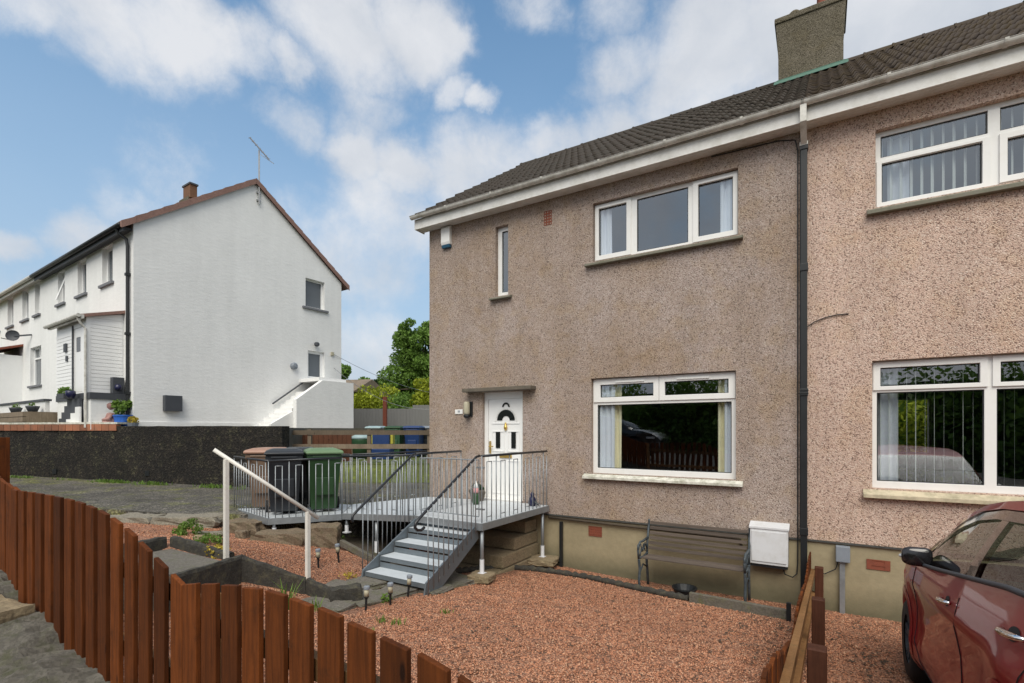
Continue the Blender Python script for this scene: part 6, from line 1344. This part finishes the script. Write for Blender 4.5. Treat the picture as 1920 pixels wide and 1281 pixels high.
def car(name, loc, rz, rx, paintm, label):
    t = empty(name, loc, label, 'car', rz=rz, rx=rx); NS, NZ = 150, 26
    ys = np.linspace(-2.2, 2.32, NS)
    mb = MB(); vs = []
    for y in ys:
        zb = belt(y); zs = np.linspace(.20 if abs(y) < 1.95 else .26, zb, NZ)
        for z in zs: vs.append((-sx_at(y,z), y, z))
        xe = sx_at(y, zb)
        for k in range(1, 5): f = k/5; vs.append((-xe*(1-f*.5)+0, y, zb+.045*math.sin(f*math.pi/2)))
        vs.append((0, y, zb+.055))
    M_ = NZ+5; n0 = len(vs); vs += [(-v[0],v[1],v[2]) for v in vs]; fs = []
    for i in range(NS-1):
        yc_ = (ys[i]+ys[i+1])/2
        for j in range(M_-1):
            a = i*M_+j; b = a+M_; zc = (vs[a][2]+vs[b+1][2])/2
            if j < NZ-1 and min(math.hypot(yc_-1.43, zc-.36), math.hypot(yc_+1.32, zc-.36)) < .385: continue
            if j >= NZ-1 and -1.95 < yc_ < 1.32: continue
            fs += [(a,b,b+1,a+1),(n0+a,n0+a+1,n0+b+1,n0+b)]
    fs += [tuple(range(M_))+tuple(n0+k for k in range(M_-2,-1,-1)), tuple((NS-1)*M_+k for k in range(M_-1,-1,-1))+tuple(n0+(NS-1)*M_+k for k in range(M_-1))]
    mb.add(vs, fs); body = build(mb, 'body', paintm, t, local=True); smooth_auto(body, 40)
    for yc in (1.43,-1.32):       # wheel arch lips
        for s in (-1,1):
            mb = MB(); vs = []; nn = 40
            for k in range(nn+1):
                a = rad(-22+224*k/nn)
                for r_, dx in ((.365,-.03),(.368,.012),(.40,.018),(.435,.004)):
                    y = yc+r_*math.cos(a); z = .36+r_*math.sin(a); vs.append((s*(sx_at(y,max(z,.2))+dx), y, z))
            mb.add(vs, [(i*4+j,i*4+j+1,(i+1)*4+j+1,(i+1)*4+j) for i in range(nn) for j in range(3)])
            build(mb, 'arch_lip', paintm, t, local=True, smooth=True, merge=False)
    mb = MB()
    for yc in (1.43,-1.32):
        for s in (-1,1):
            vs = []; 
            for k in range(25):
                a = rad(-20+220*k/24)
                for x_ in (.50,.885): vs.append((s*x_, yc+.385*math.cos(a), .36+.385*math.sin(a)))
            mb.add(vs, [(i*2,i*2+1,i*2+3,i*2+2) for i in range(24)]); mb.box(min(s*.49,s*.50),max(s*.49,s*.50),yc-.4,yc+.4,.15,.75)
    mb.box(-.80,.80,-2.0,2.1,.17,.24); mb.box(-.78,.78,-1.9,-.9,.25,.85); build(mb, 'underbody', MT['wheel'], t, local=True, merge=False)
    for yc in (1.43,-1.32):
        for s in (-1,1):
            mb = MB(); prof = [(.20,-.11),(.30,-.115),(.335,-.09),(.345,-.04),(.345,.04),(.335,.09),(.30,.115),(.21,.11)]
            n = 36; vs = [(s*.80+p[1], yc+p[0]*math.cos(2*math.pi*k/n), .345+p[0]*math.sin(2*math.pi*k/n)) for p in prof for k in range(n)]
            mb.add(vs, [(i*n+k,i*n+(k+1)%n,(i+1)*n+(k+1)%n,(i+1)*n+k) for i in range(7) for k in range(n)]); wl = build(mb, 'wheel', MT['wheel'], t, local=True, smooth=True)
            mb = MB(); vs = [(s*(.80+dx), yc+r_*math.cos(2*math.pi*k/n), .345+r_*math.sin(2*math.pi*k/n)) for r_, dx in ((.215,.10),(.20,.07),(.19,-.02),(.05,-.02)) for k in range(n)]
            mb.add(vs, [(i*n+k,i*n+(k+1)%n,(i+1)*n+(k+1)%n,(i+1)*n+k) for i in range(3) for k in range(n)])
            for k in range(5):
                a = 2*math.pi*k/5+.3
                for da in (-.16,.16): mb.bar((s*.865,yc+.04*math.cos(a),.345+.04*math.sin(a)),(s*.885,yc+.205*math.cos(a+da),.345+.205*math.sin(a+da)),.03,.03)
            mb.tube([(s*.84,yc,.345),(s*.885,yc,.345)], .05, 14); build(mb, 'rim', MT['anthracite'], wl, local=True)
    # greenhouse
    def xr(y, f):
        xb = sx_at(y, belt(y)); top = interp(y, [-2.15,-1.6,-.5,.3,.9,1.38], [.50,.58,.63,.64,.69,.78]); zb = belt(y); zt = roofz(y)-.03
        z = zb+(zt-zb)*f; return xb-.01+(top-xb+.01)*(f**1.25), z
    for s in (-1,1):
        mb = MB(); vs = []; yy = np.linspace(-1.95, 1.33, 50)
        for y in yy:
            for k in range(7): x_, z_ = xr(y, k/6); vs.append((s*(x_-.012), y, z_))
        mb.add(vs, [(i*7+j,i*7+j+1,(i+1)*7+j+1,(i+1)*7+j) for i in range(49) for j in range(6)]); build(mb, 'side_glass', MT['glass_car'], t, local=True, smooth=True, merge=False)
        def band(mb, path, w0, w1, off=.0):   # ribbon between f-values along y
            vs = []
            for (y, f0, f1) in path:
                x0_, z0_ = xr(y, f0); x1_, z1_ = xr(y, f1); vs += [(s*(x0_+off),y,z0_),(s*(x1_+off),y,z1_)]
            mb.add(vs, [(2*i,2*i+1,2*i+3,2*i+2) for i in range(len(path)-1)])
        mb = MB(); P_ = []
        for y in np.linspace(-2.0,1.35,60):
            hgt = roofz(y)-.03-belt(y); P_.append((y, max(0, 1-.105/max(hgt,.106)), 1))
        band(mb, P_, 0, 0, .004); o = build(mb, 'roof_rail', MT['gloss_black'] if s else 0, t, local=True, smooth=True, merge=False)
        mb = MB(); P_ = []
        for y in np.linspace(-2.0,1.35,60):
            hgt = roofz(y)-.03-belt(y); P_.append((y, max(0,1-.045/max(hgt,.046)), 1.0))
        band(mb, P_, 0, 0, .012); build(mb, 'roof_edge', paintm, t, local=True, smooth=True, merge=False)
        mb = MB(); vs = []
        for (ya, yb_, yc1, yc2) in ((-.58,-.42,-.54,-.44),(-1.72,-1.50,-1.66,-1.56)):
            for k in range(7):
                f = k/6; x0_, z0_ = xr(ya+(yc1-ya)*f, f); x1_, z1_ = xr(yb_+(yc2-yb_)*f, f); vs += [(s*(x0_+.002),ya+(yc1-ya)*f,z0_),(s*(x1_+.002),yb_+(yc2-yb_)*f,z1_)]
        for q_ in (vs[:14], vs[14:]):
            mb = MB(); mb.add(q_, [(2*i,2*i+1,2*i+3,2*i+2) for i in range(6)]); build(mb, 'pillar', MT['gloss_black'], t, local=True, merge=False)
        vs = []; mb = MB()
        for k in range(7):       # quarter light bar
            f = k/6*.9; y = .74-.12*f; x0_, z0_ = xr(y, min(f,1)); vs += [(s*(x0_+.003),y-.015,z0_),(s*(x0_+.003),y+.015,z0_)]
        mb.add(vs, [(2*i,2*i+1,2*i+3,2*i+2) for i in range(5)])
        build(mb, 'pillar', MT['gloss_black'], t, local=True, merge=False)
        mb = MB(); mb.tube([(s*(sx_at(y,belt(y))+.002), y, belt(y)+.008) for y in np.linspace(-1.9,1.34,40)], .014, 6); build(mb, 'belt_trim', MT['chrome'] if False else MT['anthracite'], t, local=True, smooth=True)
        # doors: gaps, handles
        mb = MB()
        def gap(pts):
            vs = []
            for k in range(len(pts)-1):
                for j in range(10):
                    f = j/10; y = pts[k][0]+(pts[k+1][0]-pts[k][0])*f; z = pts[k][1]+(pts[k+1][1]-pts[k][1])*f; vs.append((s*(sx_at(y,z)+.0015),y,z))
            mb.tube(vs, .0028, 4)
        gap([(1.02,1.0),(.97,.80),(.95,.45),(.85,.30),(-.50,.30),(-.50,1.08)]); gap([(-.50,.31),(-1.02,.31),(-1.08,.55),(-1.45,.80),(-1.62,1.12)])
        build(mb, 'door_gap', MT['wheel'], t, local=True, merge=False)
        for yh, zh in ((-.29,.945),(-1.36,1.0)):
            mb = MB(); pts = []
            for k in range(9):
                f = k/8; y = yh+.10-.21*f; pts.append((s*(sx_at(y,zh)+.012+.028*math.sin(math.pi*f)**.5), y, zh+.006*f))
            mb.tube(pts, [.010,.013,.015,.016,.016,.016,.015,.013,.010], 8); hd = build(mb, 'door_handle', MT['chrome'], t, local=True, smooth=True)
            mb = MB(); vs = []; n = 16
            for k in range(n): a = 2*math.pi*k/n; y = yh+.02+.055*math.cos(a); z = zh+.03*math.sin(a); vs.append((s*(sx_at(y,z)+.002),y,z))
            mb.add(vs, [tuple(range(n))]); build(mb, 'handle_recess', MT['wheel'], hd, local=True, merge=False)
        # mirror
        mb = MB(); c = Vector((s*.925,.70,1.105)); bm = bmesh.new(); bmesh.ops.create_uvsphere(bm, u_segments=20, v_segments=12, radius=1)
        for v in bm.verts:
            p = v.co; yy_ = p.y*.085 if p.y > 0 else p.y*.03; q_ = lambda a, e_=.55: math.copysign(abs(a)**e_, a); v.co = Vector((q_(p.x)*.095, yy_*1.1, q_(p.z)*.072*(1-.10*s*p.x)))+c
        mb.v = [tuple(v.co) for v in bm.verts]; bm.verts.index_update(); mb.f = [tuple(v.index for v in f.verts) for f in bm.faces]; bm.free()
        mr = build(mb, 'mirror', MT['gloss_black'], t, local=True, smooth=True)
        mb = MB(); mb.bar((s*.84,.73,1.035),(s*.93,.74,1.06),.07,.035); build(mb, 'mirror_arm', MT['gloss_black'], mr, local=True, bevel=.01)
        mb = MB(); mb.tube([(s*.93,.79,1.105),(s*.99,.765,1.105),(s*1.022,.71,1.10)], .014, 8); build(mb, 'indicator', MT['headlight'], mr, local=True, smooth=True)
    # roof and screens
    mb = MB(); vs = []; yy = np.linspace(-1.75,.12,30)
    for y in yy:
        x_, z_ = xr(y,1)
        for k in range(9): f = -1+2*k/8; vs.append((f*x_, y, z_+.035*(1-f*f)))
    mb.add(vs, [(i*9+j,i*9+j+1,(i+1)*9+j+1,(i+1)*9+j) for i in range(29) for j in range(8)]); build(mb, 'roof', paintm, t, local=True, smooth=True, merge=False)
    for (ya, yb_, nm) in ((.12,1.34,'windscreen'),(-2.0,-1.75,'rear_window')):
        mb = MB(); vs = []; yy = np.linspace(ya,yb_,16)
        for y in yy:
            x_, z_ = xr(y,1)
            for k in range(9): f = -1+2*k/8; vs.append((f*x_, y+(.10*(1-f*f) if nm == 'windscreen' else 0)*(y-ya)/(yb_-ya), z_+.035*(1-f*f)))
        mb.add(vs, [(i*9+j,i*9+j+1,(i+1)*9+j+1,(i+1)*9+j) for i in range(15) for j in range(8)]); build(mb, nm, MT['glass_car'], t, local=True, smooth=True, merge=False)
    # interior
    mb = MB(); mb.box(-.70,.70,.55,.95,.6,.98); mb.box(-.86,.86,-1.9,.95,.25,.32); build(mb, 'dashboard', MT['wheel'], t, local=True, bevel=.03)
    for s in (-1,1):
        mb = MB(); mb.box(s*.37-.24,s*.37+.24,-.35,.15,.32,.58); mb.obox((s*.37,-.42,.86),.46,.12,.62,0,0,rad(14)); mb.obox((s*.37,-.50,1.25),.24,.09,.18,0,0,rad(10)); build(mb, 'seat', MT['room'], t, local=True, bevel=.04)
    mb = MB(); mb.box(-.62,.62,-1.3,-.85,.32,.6); mb.box(-.62,.62,-1.45,-1.32,.4,1.12); build(mb, 'rear_seat', MT['room'], t, local=True, bevel=.04)
    mb = MB(); n = 20; mb.tube([(.37+.17*math.cos(2*math.pi*k/n),.42+.06*math.sin(2*math.pi*k/n),.92+.16*math.sin(2*math.pi*k/n)) for k in range(n+1)], .014, 6, cap=False); build(mb, 'steering_wheel', MT['wheel'], t, local=True)
    for s in (-1,1):
        mb = MB(); vs = []
        for y in (1.87,2.0,2.15):
            for z in (.70,.78): vs.append((s*(sx_at(y,z)+.004),y,z))
        mb.add(vs, [(0,1,3,2),(2,3,5,4)]); build(mb, 'headlight', MT['headlight'], t, local=True, merge=False)
        mb = MB(); vs = []
        for y in (-2.05,-1.95,-1.8):
            for z in (.85,1.0): vs.append((s*(sx_at(y,z)+.004),y,z))
        mb.add(vs, [(0,1,3,2),(2,3,5,4)]); build(mb, 'tail_light', MT['terracotta'], t, local=True, merge=False)
    return t
car('parked_car', (1.545,4.02,.457), 0, -math.atan(.115), MT['paint_red'], 'dark red parked car with black mirror and chrome handles in front of the pink house')
car('parked_car', (-7.2,-2.6,1.45), rad(-90), 0, MT['paint_dark'], 'dark parked car seen only as a reflection in the big ground floor window')

# ------------------------------------------------------------------ across the street (seen in the window reflections)
t = empty('street_hedge', (-6,-13,1.0), 'dark tree belt across the street, seen only reflected in the windows', 'hedge')
leafobj(foliage(40000, [(random.uniform(-26,26),-13+random.uniform(-1,1),1+random.uniform(0,4.2),1.1) for _ in range(210)], .15, 61), 'leaves', MT['leaf_tree'], t)
mb = MB(); mb.box(-28,28,-14.2,-13.8,0,4.6); build(mb, 'trunks', MT['leaf_dark'], t)
SC.render.resolution_x = 1024; SC.render.resolution_y = 683
try:
    SC.cycles.max_bounces = 8; SC.cycles.transparent_max_bounces = 12; SC.cycles.use_adaptive_sampling = True
except Exception: pass
